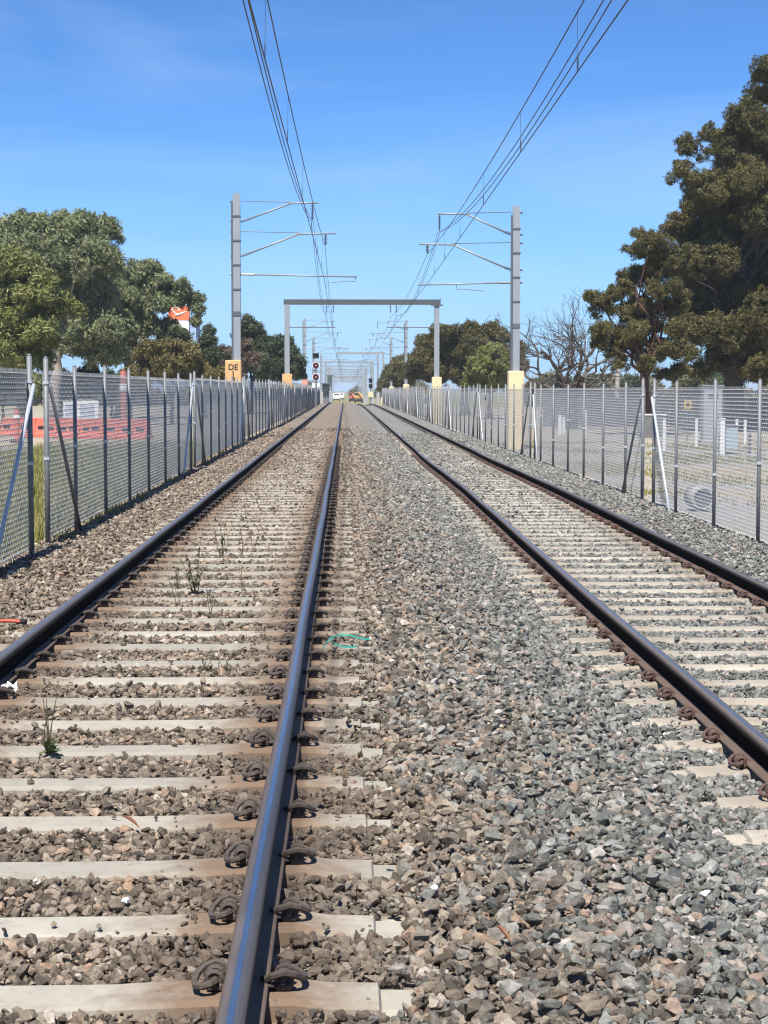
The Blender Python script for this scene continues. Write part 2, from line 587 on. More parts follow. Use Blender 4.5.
# ------------------------------------------------------------------ ground
def ground_mat():
    m, nt, b = new_mat('ground')
    g = N(nt, 'ShaderNodeNewGeometry').outputs['Position']
    sx = N(nt, 'ShaderNodeSeparateXYZ')
    nt.links.new(g, sx.inputs[0])
    n_big = noise(nt, g, .12, 6, .65)
    n_mid = noise(nt, g, .9, 6, .7)
    n_fine = noise(nt, g, 9, 5, .7)
    gravel = ramp(nt, n_fine, [(.3, (.2, .19, .175)), (.7, (.4, .385, .35))])
    dirt = ramp(nt, n_mid, [(.3, (.30, .235, .16)), (.7, (.44, .36, .26))])
    grass = ramp(nt, n_fine, [(.3, (.13, .125, .035)), (.7, (.26, .23, .085))])
    base = mixc(nt, ramp(nt, n_big, [(.42, 0), (.56, 1)]), gravel, dirt)
    base = mixc(nt, ramp(nt, n_mid, [(.5, 0), (.62, .85)]), base, grass)
    # grass strip along the left fence and far paddocks
    left = math_n(nt, 'MULTIPLY', ramp(nt, math_n(nt, 'ADD', math_n(nt, 'MULTIPLY', sx.outputs['X'], -.2), -.4), [(.2, 0), (.34, 1)]),
                  ramp(nt, math_n(nt, 'DIVIDE', sx.outputs['Y'], 100), [(.52, 1), (.66, 0)]))
    left = math_n(nt, 'MULTIPLY', left, ramp(nt, n_mid, [(.35, .75), (.5, 1)]))
    base = mixc(nt, left, base, grass)
    far = ramp(nt, math_n(nt, 'DIVIDE', sx.outputs['Y'], 400), [(.4, 0), (.8, 1)])
    base = mixc(nt, far, base, grass)
    nt.links.new(base, b.inputs['Base Color'])
    b.inputs['Roughness'].default_value = .95
    bp = N(nt, 'ShaderNodeBump', Strength=.6, Distance=.05)
    nt.links.new(n_fine, bp.inputs['Height'])
    nt.links.new(bp.outputs[0], b.inputs['Normal'])
    return m


gxs = np.array([-3000, -1200, -500, -250, -120, -60, -40, -28, -20, -15, -11, -8.5, -7, -6, -5.2, -4.5, -4.0, -3.6, -3.3, -2, 0, 2, 4, 5.0, 5.4, 6, 6.8, 8, 9.5, 12, 16, 22, 30, 42, 60, 120, 250, 500, 1200, 3000], float)
gys = np.concatenate([[-60, -20, 0, 6], np.arange(10, 90, 2.0), np.arange(90, 240, 10), np.arange(240, 370, 20), [400, 600, 1000, 2000, 5000]]).astype(float)


def ground_z(x, y):
    zz = np.interp(x, [-60, -11, -6, -4.2, -3.4, -2.6, 4.3, 5.1, 5.8, 9, 60], [-.55, -.45, -.34, -.27, -.3, -.9, -.9, -.50, -.52, -.62, -.7])
    return zz + crest(y)


GX, GY = np.meshgrid(gxs, gys)
GZ = np.vectorize(ground_z)(GX, GY) + RNG.normal(0, .02, GX.shape) * (np.abs(GX) < 60)
nv = len(gxs)
ii = np.arange(len(gys) - 1)[:, None] * nv + np.arange(nv - 1)[None, :]
quads = np.stack([ii, ii + 1, ii + nv + 1, ii + nv], -1).reshape(-1, 4)
link('ground', np_mesh('ground', np.stack([GX, GY, GZ], -1).reshape(-1, 3), quads, ground_mat(), smooth=True), kind='structure')


# ------------------------------------------------------------------ ballast stones
def stone_mesh(i):
    import bmesh
    bm = bmesh.new()
    k = random.randint(12, 20)
    a = random.uniform(.55, .85)
    c = random.uniform(.45, .75)
    for _ in range(k):
        v = Vector((random.gauss(0, 1), random.gauss(0, 1), random.gauss(0, 1))).normalized()
        v *= random.uniform(.78, 1.08)
        # flatten towards a few planes for broken faces
        bm.verts.new((v.x * .5, v.y * .5 * a, v.z * .5 * c))
    res = bmesh.ops.convex_hull(bm, input=bm.verts)
    bmesh.ops.delete(bm, geom=[g for g in res['geom_interior'] if isinstance(g, bmesh.types.BMVert)], context='VERTS')
    me = bpy.data.meshes.new('stone')
    bm.to_mesh(me)
    bm.free()
    finish_mesh(me, M_STONE)
    return me


STONES = [stone_mesh(i) for i in range(14)]
S0, SP = 5.0 - .11, .68          # first sleeper in view, spacing


def make_points():
    P = []
    bands = [(2.6, 9, 2000), (9, 16, 1500), (16, 28, 1000), (28, 45, 640), (45, 80, 300)]
    for (y0, y1, dens) in bands:
        x0, x1 = -3.45, 5.15
        n = int((x1 - x0) * (y1 - y0) * dens)
        x = RNG.uniform(x0, x1, n)
        y = RNG.uniform(y0, y1, n)
        # keep what a camera near the photograph's could see
        ctr = y * 39 / F
        keep = np.abs(x - ctr) < .235 * y + 2.2
        x, y = x[keep], y[keep]
        P.append(np.stack([x, y], 1))
    P = np.concatenate(P)
    x, y = P[:, 0], P[:, 1]
    z = bed_h(x)
    s = np.clip(RNG.lognormal(math.log(.0425), .38, len(x)), .018, .09)
    s *= np.where(y > 45, 1.35, np.where(y > 28, 1.15, 1.0))
    # brown stone on the left track is smaller and more broken
    s *= np.where((x < .2) & (x > -2.4), .88, 1.02)
    keep = np.ones(len(x), bool)
    rxs = np.array([rx(v) for v in y])
    for cx, zt in ((np.full(len(x), -1.11), SL_TOP), (rxs, ZR + SL_TOP)):
        u = (y - S0) / SP
        dy = np.abs(u - np.round(u)) * SP
        along = np.abs(x - cx)
        on = (dy < .100 + s * .18) & (along < 1.30)
        cover = .004 + np.clip((y - (20 if zt > -.3 else 24)) / 40, 0, 1) * .45 * (1 + .6 * np.sin(x * 3 + np.sin(y * .7)))
        stray = (RNG.random(len(x)) < cover) & (np.abs(along - GAUGE_H) > .2)
        keep &= ~on | stray
        z = np.where(on & stray, zt + np.where(along < .6, -.010, -.003) + .06 * s, z)
        in_rail = np.abs(along - GAUGE_H) < .085
        keep &= ~in_rail
        # cribs between the sleepers; far ends of the sleepers partly buried
    # sleepers of the left track vanish under fine ballast with distance, in patches
    P = np.stack([x, y, z + RNG.normal(0, 1, len(x)) * np.where((x > .25) & (x < 1.6) | (x < -2.5) | (x > 4.3), .015, np.where(z < -.19, .007, 0)) + s * .10], 1)[keep]
    return P, s[keep]


PTS, SCL = make_points()
# extra stones spilled over sleepers here and there
ne = 5200
ex = RNG.uniform(-1.75, 4.1, ne)
ey = 5 + 60 * RNG.random(ne) ** 1.3
patch = np.sin(ex * 2.3 + np.sin(ey * .31) * 2) + np.sin(ey * .83 + ex) > .55
okx = ((ex < .2) | (ex > 1.65)) & (np.abs(ex + .28) > .16) & (np.abs(ex + 1.94) > .16) & (np.abs(ex - 2.09) > .2) & (np.abs(ex - 3.76) > .2) & (patch | (ey > 34))
ex, ey = ex[okx], ey[okx]
ez = np.where(ex < 1, SL_TOP, ZR + SL_TOP) - .012
PTS = np.concatenate([PTS, np.stack([ex, ey, ez], 1)])
SCL = np.concatenate([SCL, RNG.uniform(.02, .046, len(ex))])
# fine rubble gathered along the rails
nr = 11000
rxv = RNG.choice([-1.94, -.28, 2.09, 3.76], nr)
side_ = RNG.choice([-1, 1], nr)
ry = 4.6 + 50 * RNG.random(nr) ** 1.4
rx_ = rxv + side_ * (.17 + np.abs(RNG.normal(0, .14, nr)))
clump = (np.sin(ry * 2.9 + rxv * 5) + np.sin(ry * 1.13 + rxv) + RNG.normal(0, .5, nr) > .35) & ~((rxv > -1) & (rxv < 0) & (side_ > 0) & (ry < 14) & (RNG.random(nr) < .6))
rx_, ry, rxv = rx_[clump], ry[clump], rxv[clump]
PTS = np.concatenate([PTS, np.stack([rx_, ry, np.where(rxv < 1, SL_TOP, ZR + SL_TOP) - .001], 1)])
SCL = np.concatenate([SCL, RNG.uniform(.012, .036, len(rx_))])
ROT = RNG.uniform(0, 2 * math.pi, (len(PTS), 3))
ROT[:, 0] = RNG.normal(0, .5, len(PTS))
ROT[:, 1] = RNG.normal(0, .5, len(PTS))
PICK = RNG.integers(0, len(STONES), len(PTS))

# the 300 that show largest are objects of their own
fx = F * (PTS[:, 0] / PTS[:, 1]) + 345
fy = 390 + F * (HC - PTS[:, 2]) / PTS[:, 1]
vis = (fx > 4) & (fx < 764) & (fy < 1021) & (fy > 500)
score = np.where(vis, SCL / PTS[:, 1] * np.where(SCL > .04, 1, .7) + PTS[:, 2] * .004, -1)
order = np.argsort(-score)
big = order[:300]
rest = np.setdiff1d(np.arange(len(PTS)), big)
stone_objs = []
for i in big:
    o = link('stone', STONES[PICK[i]], bed, tuple(PTS[i]), tuple(ROT[i]))
    s = SCL[i]
    o.scale = (s, s, s)
    stone_objs.append(o)

sources = []
seen = set()
for o in stone_objs:
    if o.data.name not in seen:
        seen.add(o.data.name)
        sources.append(o)
me = bpy.data.meshes.new('ballast_stones')
me.vertices.add(len(rest))
me.vertices.foreach_set('co', PTS[rest].astype(np.float32).ravel())
a = me.attributes.new('rot', 'FLOAT_VECTOR', 'POINT')
a.data.foreach_set('vector', ROT[rest].astype(np.float32).ravel())
a = me.attributes.new('scl', 'FLOAT', 'POINT')
a.data.foreach_set('value', SCL[rest].astype(np.float32))
a = me.attributes.new('pick', 'INT', 'POINT')
a.data.foreach_set('value', (PICK[rest] % len(sources)).astype(np.int32))
me.materials.append(M_STONE)
bs = link('ballast_stones', me, bed, kind='stuff')
ng = bpy.data.node_groups.new('scatter', 'GeometryNodeTree')
ng.interface.new_socket('Geometry', in_out='INPUT', socket_type='NodeSocketGeometry')
ng.interface.new_socket('Geometry', in_out='OUTPUT', socket_type='NodeSocketGeometry')
gi = ng.nodes.new('NodeGroupInput')
go = ng.nodes.new('NodeGroupOutput')
gt = ng.nodes.new('GeometryNodeGeometryToInstance')
for o in sources:
    q = ng.nodes.new('GeometryNodeObjectInfo')
    q.inputs['Object'].default_value = o
    q.inputs['As Instance'].default_value = True
    ng.links.new(q.outputs['Geometry'], gt.inputs[0])
ip = ng.nodes.new('GeometryNodeInstanceOnPoints')
ip.inputs['Pick Instance'].default_value = True


def attr(name, typ):
    n = ng.nodes.new('GeometryNodeInputNamedAttribute')
    n.data_type = typ
    n.inputs['Name'].default_value = name
    return n.outputs['Attribute']


er = ng.nodes.new('FunctionNodeEulerToRotation')
ng.links.new(attr('rot', 'FLOAT_VECTOR'), er.inputs[0])
ng.links.new(gi.outputs[0], ip.inputs['Points'])
if len(sources) > 1:
    jn = ng.nodes.new('GeometryNodeJoinGeometry')
    for l in list(ng.links):
        if l.to_node == gt:
            s_ = l.from_socket
            ng.links.remove(l)
            g1 = ng.nodes.new('GeometryNodeGeometryToInstance')
            ng.links.new(s_, g1.inputs[0])
            ng.links.new(g1.outputs[0], jn.inputs[0])
    ng.links.new(jn.outputs[0], ip.inputs['Instance'])
else:
    ng.links.new(gt.outputs[0], ip.inputs['Instance'])
ng.links.new(attr('pick', 'INT'), ip.inputs['Instance Index'])
ng.links.new(er.outputs[0], ip.inputs['Rotation'])
ng.links.new(attr('scl', 'FLOAT'), ip.inputs['Scale'])
ng.links.new(ip.outputs[0], go.inputs[0])
bs.modifiers.new('scatter', 'NODES').node_group = ng

# ------------------------------------------------------------------ railway tracks
RP = [(0, 0), (.020, -.0005), (.0275, -.003), (.033, -.009), (.035, -.016), (.035, -.036), (.030, -.043), (.010, -.055), (.008, -.075), (.008, -.118), (.014, -.130), (.058, -.141), (.063, -.145), (.063, -.154)]
PROFILE = [(-x, z) for x, z in RP[::-1]] + RP[1:]


def rail_mesh(xf, z0, top):
    yy = np.concatenate([np.arange(2.5, 70, 1.0), np.arange(70, 345, 4.0)])
    verts, across = [], []
    for y in yy:
        x0 = xf(y)
        wob = .003 * math.sin(y * .9 + z0 * 9) + .002 * math.sin(y * .37)
        for (px, pz) in PROFILE:
            verts.append((x0 + px + wob, y, z0 + pz + .002 * math.sin(y * .55 + x0) + crest(y)))
            across.append((px + .035) / .07)
    k = len(PROFILE)
    quads, mi = [], []
    for i in range(len(yy) - 1):
        for j in range(k - 1):
            quads.append((i * k + j, (i + 1) * k + j, (i + 1) * k + j + 1, i * k + j + 1))
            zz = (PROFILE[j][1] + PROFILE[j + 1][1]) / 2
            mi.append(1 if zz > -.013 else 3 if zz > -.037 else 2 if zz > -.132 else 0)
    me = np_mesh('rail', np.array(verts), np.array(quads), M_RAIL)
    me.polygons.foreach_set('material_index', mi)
    at_ = me.attributes.new('across', 'FLOAT', 'POINT')
    at_.data.foreach_set('value', np.array(across, np.float32))
    me.update()
    return me


def sleeper_mesh(mat, seed):
    rr = random.Random(seed)
    prof = [(-1.30, -.045), (-1.295, -.034), (-1.20, -.032), (-1.192, -.012), (-1.05, -.010), (-1.0, -.002), (-.95, .0), (-.70, .0), (-.62, -.004), (-.45, -.010), (0, -.012)]
    prof = prof + [(-x, z) for x, z in prof[-2::-1]]
    mb = MB()
    vs = []
    for x, z in prof:
        j = lambda a: rr.uniform(-a, a)
        w = .097 if abs(x) > .6 else .092
        vs += [(x, -w - .03, -.23), (x, -w + j(.003), z - .016 + j(.002)), (x, -w + .014 + j(.003), z + j(.0015)), (x, w - .014 + j(.003), z + j(.0015)), (x, w + j(.003), z - .016 + j(.002)), (x, w + .03, -.23)]
    fs = []
    for i in range(len(prof) - 1):
        for q in range(5):
            fs.append((i * 6 + q, (i + 1) * 6 + q, (i + 1) * 6 + q + 1, i * 6 + q + 1))
    fs.append((0, 1, 2, 3, 4, 5))
    e = (len(prof) - 1) * 6
    fs.append((e + 5, e + 4, e + 3, e + 2, e + 1, e))
    mb.add(vs, fs)
    return mesh_of('sleeper', mb, mat)


def clip_mesh(mat):
    """An e-shaped spring clip standing in its cast shoulder, beside a rail foot on its -x side."""
    mb = MB()
    # cast shoulder with a hole through it, along y
    mb.box((.028, 0, .012), (.05, .07, .026), bev=.008)
    ring = [(.030 + .020 * math.cos(t), .0, .034 + .019 * math.sin(t)) for t in np.linspace(-.5, math.pi + .5, 8)]
    for s in (-.022, .022):
        mb.tube([(x, s, z) for x, _, z in ring], .010, 5)
    # spring bar: centre leg through the shoulder, loop back over, toe on the rail foot
    path = [(.028, -.045, .032), (.028, .045, .032), (.04, .066, .032), (.062, .07, .028), (.08, .05, .024), (.086, .015, .024), (.081, -.02, .034), (.060, -.042, .050), (.03, -.052, .058), (.0, -.046, .048), (-.022, -.026, .030), (-.028, .005, .024)]
    mb.tube(path, .0105, 6)
    # insulator pad on the rail foot
    mb.box((-.012, -.004, .017), (.034, .075, .012), bev=.004)
    return mesh_of('rail_clip', mb, mat, smooth=False)


CLIP_OLD, CLIP_RUST = clip_mesh(M_CLIP), clip_mesh(M_CLIP_RUST)


def track(label, xf, z0, smat, clip, first, last, clip_to, seed):
    root = thing('railway_track', label, 'railway track', (0, 0, 0))
    for s in (-1, 1):
        link('rail', rail_mesh(lambda y: xf(y) + s * GAUGE_H, z0, 0), root)
    protos = [sleeper_mesh(smat, seed + k) for k in range(5)]
    rr = random.Random(seed)
    k = first
    while True:
        y = S0 + SP * k
        if y > last:
            break
        sl = link('sleeper', protos[rr.randrange(5)], root, (xf(y) + rr.uniform(-.012, .012), y + rr.uniform(-.012, .012), z0 + SL_TOP + rr.uniform(-.006, .002)),
                  (rr.uniform(-.006, .006), 0, rr.uniform(-.008, .008)))
        if y < clip_to:
            for s in (-1, 1):
                for t in (-1, 1):
                    sx = 1 if s * t > 0 else -1
                    link('rail_clip', clip, sl, (s * GAUGE_H + t * .066, rr.uniform(-.006, .006), .002), (0, 0, 0 if t > 0 else math.pi))
        k += 1
    return root


track('nearer left-hand railway track with brown-stained concrete sleepers and a shiny blue rail', lx, 0.0, M_SLEEPER_OLD, CLIP_OLD, -3, 74, 52, 11)
track('right-hand railway track with pale sleepers and rust-red rail foot', rx, ZR, M_SLEEPER_NEW, CLIP_RUST, -3, 74, 52, 23)

# ------------------------------------------------------------------ chain-link fences
FX_L, FX_R = -3.27, 5.06
ORD = ['first', 'second', 'third', 'fourth', 'fifth', 'sixth', 'seventh', 'eighth', 'ninth', 'tenth', 'eleventh', 'twelfth', 'thirteenth', 'fourteenth']


def wire_tubes(P, r):
    """P: (wires, points, 3) -> three-sided wires."""
    W, S, _ = P.shape
    d = np.array([(1, 0, 0), (-.5, .866, 0), (-.5, -.866, 0)]) * r
    V = P[:, :, None, :] + d[None, None, :, :]
    base = (np.arange(W)[:, None, None] * S + np.arange(S - 1)[None, :, None]) * 3
    j = np.arange(3)[None, None, :]
    j2 = (j + 1) % 3
    Q = np.stack([base + j, base + j2, base + 3 + j2, base + 3 + j], -1).reshape(-1, 4)
    return V.reshape(-1, 3), Q


def bar_tubes(P, r):
    """horizontal wires along y"""
    W, S, _ = P.shape
    d = np.array([(0, 0, 1), (.866, 0, -.5), (-.866, 0, -.5)]) * r
    V = P[:, :, None, :] + d[None, None, :, :]
    base = (np.arange(W)[:, None, None] * S + np.arange(S - 1)[None, :, None]) * 3
    j = np.arange(3)[None, None, :]
    j2 = (j + 1) % 3
    Q = np.stack([base + j, base + j2, base + 3 + j2, base + 3 + j], -1).reshape(-1, 4)
    return V.reshape(-1, 3), Q


def mesh_panel(x, y0, y1, z0, z1):
    """Chain wire: zigzag wires linked edge to edge, rows of knuckles every 50 mm."""
    Vs, Qs, o = [], [], 0

    def put(V, Q):
        nonlocal o
        Vs.append(V); Qs.append(Q + o); o += len(V)
    mid = (y0 + y1) / 2
    pitch, r, rows = (.05, .0028, 1) if mid < 48 else ((.11, .0030, 2) if mid < 110 else (.22, .0045, 4))
    n = max(2, int((y1 - y0) / pitch))
    S = int((z1 - z0) / (.05 * rows)) + 1
    zz = np.linspace(z0, z1, S)
    yc = np.linspace(y0, y1, n + 1)
    P = np.zeros((n + 1, S, 3))
    zig = ((np.arange(S)[None, :] + np.arange(n + 1)[:, None]) % 2) * 2 - 1
    P[:, :, 0] = x + zig * .006
    P[:, :, 1] = np.clip(yc[:, None] + zig * pitch * .5, y0, y1)
    P[:, :, 2] = zz[None, :] + RNG.normal(0, .002, (1, S))
    put(*wire_tubes(P, r))
    # knuckle rows
    K = int((z1 - z0) / .05) + 1
    zk = np.linspace(z0, z1, K)
    m = max(2, int((y1 - y0) / 2) + 1)
    yk = np.linspace(y0, y1, m)
    B = np.zeros((K, m, 3))
    B[:, :, 0] = x + .002
    B[:, :, 1] = yk[None, :]
    sag = np.sin((yk - y0) * 2.1)[None, :] * .004
    B[:, :, 2] = zk[:, None] + sag
    put(*bar_tubes(B, .0056 if mid < 48 else .008))
    # twisted barbs along the top
    nb = max(2, int((y1 - y0) / (.05 if mid < 48 else .2)))
    T = np.zeros((nb, 2, 3))
    T[:, :, 0] = x
    T[:, :, 1] = np.linspace(y0 + .02, y1 - .02, nb)[:, None]
    T[:, 0, 2] = z1
    T[:, 1, 2] = z1 + .045
    T[:, 1, 1] += RNG.normal(0, .006, nb)
    put(*wire_tubes(T, .002))
    return np.concatenate(Vs), np.concatenate(Qs)


def post_mb(p, z0, z1, r=.026):
    mb = MB()
    mb.cyl((p[0], p[1], z0 - .25), (p[0], p[1], z1), r, r, 10)
    mb.cyl((p[0], p[1], z1), (p[0], p[1], z1 + .02), r * 1.02, r * .6, 10)
    return mb


def fence_section(side, label, y0, y1, zb, zt, ph, brace0, brace1, posts, group):
    x = FX_L if side < 0 else FX_R
    root = thing('chain_link_fence', label, 'fence', (x, y0, zb), group)
    out = -side                                   # posts stand on the track side of the wire
    fl = random.Random(int(y0 * 10) + side)
    for k, y in enumerate(posts):
        end = k in (0, len(posts) - 1)
        h = ph + (0.04 if end else fl.uniform(-.03, .02))
        dx = out * .034 + fl.uniform(-.006, .006)
        mb = post_mb((x + dx, y), zb, h, 0.028 if end else .0235)
        po = part('post', mb, M_GALV, root, True)
        if y < 70:
            t = MB()
            for zz in ([h - .28, zb + .9] if end else [zb + fl.uniform(.5, 1.2)]):
                t.cyl((x + dx, y, zz), (x + dx, y, zz + .035), .036, .036, 8)
            part('clamp', t, M_GALV_NEW, po)
    V, Q = mesh_panel(x, posts[0], posts[-1], zb + .03, zt)
    link('wire_mesh', np_mesh('wire_mesh', V - np.array([x, y0, zb]), Q, M_WIRE), root, kind='stuff')
    for on, a, b in ((brace0, posts[0], posts[1]), (brace1, posts[-1], posts[-2])):
        if on:
            mb = MB()
            dx = out * .075
            b2 = a + (b - a) * .93
            mb.cyl((x + dx, a, zt - .12), (x + dx + out * .03, b2, zb - .02), .022, .022, 8)
            part('brace', mb, M_GALV_NEW if b < a else M_GALV, root, True)
    return root


def lay(y0, y1, sp):
    k = max(1, round((y1 - y0 - 2.1) / sp))
    if y1 - y0 < 3.5:
        return [y0, y1]
    step = (y1 - y0 - 2.1) / k
    return [y0] + [y0 + 2.1 + step * i for i in range(k + 1)]


near_l = ['cut by the left edge, its bright brace beside the near gap',
          'in front of the orange plastic barriers, between two gaps',
          'in front of the orange DE post']
y, i = 19.6, 1
fence_section(-1, 'chain-link fence section ' + near_l[0], 8, 18.6, -.18, 1.66, 1.80, False, True, [8, 10.4, 13.1, 15.9, 18.6], 'left fence sections')
while y < 228:
    e = y + 18.25
    lb = 'chain-link fence section ' + (near_l[i] if i < 3 else 'on the left, %s one after the orange DE post' % ORD[i - 3])
    zt = 1.66 + min(.12, (y - 19) * .0025)
    fence_section(-1, lb, y, e, -.17 + min(.08, (y - 19) * .002), zt, zt + .13, True, True, lay(y, e, 2.85), 'left fence sections')
    y, i = e + 1.0, i + 1
near_r = ['cut by the right edge, white posts behind its wire',
          'on the right, in front of the bare tree and between two gaps',
          'in front of the nearest cream mast footing on the right']
fence_section(1, 'chain-link fence section ' + near_r[0], 10.5, 29.2, -.37, 1.49, 1.62, False, True, [10.5, 13.3, 16.1, 18.95, 21.75, 24.4, 27.2, 29.2], 'right fence sections')
y, i = 30.3, 1
while y < 228:
    e = y + (17.4 if i == 1 else 18.4)
    lb = 'chain-link fence section ' + (near_r[i] if i < 3 else 'on the right, %s one after the nearest cream mast footing' % ORD[i - 3])
    zt = 1.49 + min(.1, max(0, y - 30) * .0012)
    fence_section(1, lb, y, e, -.36, zt, zt + .14, True, True, lay(y, e, 2.8) if i > 1 else [30.3, 32.2, 35.0, 37.8, 40.5, 43.4, 46.2, 47.7], 'right fence sections')
    y, i = e + 1.1, i + 1


# ------------------------------------------------------------------ overhead masts, portals and wires
CROT = 0.0


def h_column(mb, x, y, z0, z1, w=.235, t=.02, dep=.235):
    c, sn = math.cos(CROT), math.sin(CROT)
    zc = (z0 + z1) / 2
    for s in (-1, 1):
        mb.box((x - sn * s * dep / 2, y + c * s * dep / 2, zc), (w, t, z1 - z0), (0, 0, CROT))
    mb.box((x, y, zc), (t, dep - t - .002, z1 - z0), (0, 0, CROT))


def insulator(mb, p0, p1):
    p0, p1 = Vector(p0), Vector(p1)
    mb.cyl(p0, p1, .016, .016, 6)
    for k in range(1, 6):
        q = p0.lerp(p1, k / 6)
        a = (p1 - p0).normalized() * .012
        mb.cyl(q - a, q + a, .055, .055, 8)


def mast(x, y, zb, ztop, foot_top, foot_mat, label, arms, letters=None, fdx=0.0, group='overhead line masts beside the tracks', fine=True):
    """arms: list of (z_tie, z_strut, x_joint, x_tip, x_hang, z_hang) then registration (z, x_tip, x_steady)."""
    root = thing('overhead_mast', label, 'mast', (x, y, zb), group)
    ft = MB().box((x + fdx, y, (zb - .3 + foot_top) / 2), (.53, .53, foot_top - zb + .3), bev=.025)
    fo = part('footing', ft, M_CONC if foot_mat is not M_YELLOW_C else foot_mat, root)
    if foot_mat is not M_YELLOW_C and foot_mat is not M_CONC:
        part('painted_band', MB().box((x + fdx, y, foot_top - .44), (.537, .537, .89), bev=.024), foot_mat, fo)
    if letters:
        cu = bpy.data.curves.new('lettering', 'FONT')
        cu.body = letters
        cu.size = .27
        cu.align_x = 'CENTER'
        cu.space_line = .78
        cu.extrude = .002
        cu.offset = .006
        cu.materials.append(M_INK)
        link('lettering', cu, fo, (fdx, -.2715, foot_top - zb - .32), (R(90), 0, 0))
    cm = MB()
    h_column(cm, x, y, foot_top - .15, ztop)
    col_ = part('column', cm, M_MAST, root)
    part('shade_strip', MB().box((x - .155, y - .02, (foot_top + ztop - .3) / 2), (.06, .16, ztop - .3 - foot_top)), M_MAST_DK, col_)  # dark strip added to imitate the column's shaded left side
    if fine:
        for k, zz in enumerate(np.linspace(ztop - .75, ztop - 4.0, 5)):
            part('band', MB().box((x, y, zz), (.27, .30, .05 if k < 4 else .14), (0, 0, CROT)), M_MAST_DK, col_)
    s = 1 if arms[0][2] > x else -1
    e = x + s * .14
    for (zt, zs, xj, xt, xh, zh) in arms[:-1]:
        am = MB()
        am.tube([(xj - s * .15, y, zt - .02), (xt, y, zt)], .032, 6)
        ar = part('cantilever_arm', am, M_MAST, root, True)
        part('tie_rod', MB().tube([(e, y, zt + .06), (xj, y, zt + .02)], .013, 5), M_MAST_DK, ar)
        part('strut', MB().tube([(e + s * .25, y, zs + .09), (xj, y, zt)], .034, 6), M_MAST, ar, True)
        im = MB()
        insulator(im, (e - s * .02, y, zs), (e + s * .28, y, zs + .10))
        insulator(im, (xh, y, zt - .02), (xh, y, zh + .02))
        part('insulator', im, M_INSUL, ar)
        if fine:
            part('bracket', MB().box((x - s * .16, y, zt + .03), (.1, .1, .06)).box((x - s * .16, y, zs), (.1, .1, .06)), M_MAST_DK, ar)
    (z, xt, xs_) = arms[-1]
    rm = MB().tube([(x + s * .55, y, z + .01), (xt, y, z - .06)], .03, 6)
    ra = part('registration_arm', rm, M_MAST, root, True)
    part('insulator', MB().tube([(x - s * .22, y, z + .02), (x + s * .58, y, z + .01)], .038, 6), M_INSUL, ra)
    part('steady_arm', MB().tube([(xs_, y, z - .05), (xs_, y, z - .22), (xs_ - s * .25, y, z - .2), (xs_ - s * .95, y, z - .27)], .012, 5), M_MAST_DK, ra)
    return root


def px_z(py, d):
    return at(345, py, d).z


def px_x(px, d):
    return (px - 345) * d / F


D1 = 61.0
Z = lambda p: px_z(p, D1)
X = lambda p: px_x(p, D1)
armsL = [(Z(203), Z(222), X(293), X(319), X(313), Z(221)), (Z(233.5), Z(256.5), X(301), X(336), X(326), Z(246)), (Z(275), X(357), X(355.5))]
armsR = [(Z(213.5), Z(234.5), X(465), X(437), X(439), Z(231)), (Z(244), Z(270), X(451), X(419), X(427), Z(254)), (Z(283), X(418), X(456))]


def shifted(arms, dz, dx):
    return [(a[0] + dz, a[1] + dz, a[2] + dx, a[3] + dx, a[4] + dx, a[5] + dz) for a in arms[:-1]] + [(arms[-1][0] + dz, arms[-1][1] + dx, arms[-1][2] + dx)]


XL, XRM = X(238), X(515.5)
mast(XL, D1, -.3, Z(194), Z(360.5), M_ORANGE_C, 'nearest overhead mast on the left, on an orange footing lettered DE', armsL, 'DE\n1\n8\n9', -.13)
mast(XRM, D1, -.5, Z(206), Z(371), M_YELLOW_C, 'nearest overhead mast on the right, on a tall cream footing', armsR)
far = [(164, -3.65, 5.55, M_PINK_C), (216, -3.7, 5.55, M_CONC), (300, -3.9, 5.5, M_CONC), (372, -3.9, 5.4, M_CONC), (440, -4.0, 5.3, M_CONC), (500, -4.6, 4.6, M_CONC), (560, -5.0, 4.2, M_CONC)]
nth = ['first', 'second', 'third', 'fourth', 'fifth', 'sixth', 'seventh']
for k, (d, xl, xr, fm) in enumerate(far):
    fn = k < 2
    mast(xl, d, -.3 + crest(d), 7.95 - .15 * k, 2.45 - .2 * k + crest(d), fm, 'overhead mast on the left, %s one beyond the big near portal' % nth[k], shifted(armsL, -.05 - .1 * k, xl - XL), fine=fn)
    mast(xr, d, -.45 + crest(d), 7.8 - .1 * k, 2.0 - .1 * k + crest(d), M_YELLOW_C if k < 2 else M_CONC, 'overhead mast on the right, %s one beyond the big near portal' % nth[k], shifted(armsR, .25 - .1 * k, xr - XRM), fine=fn)


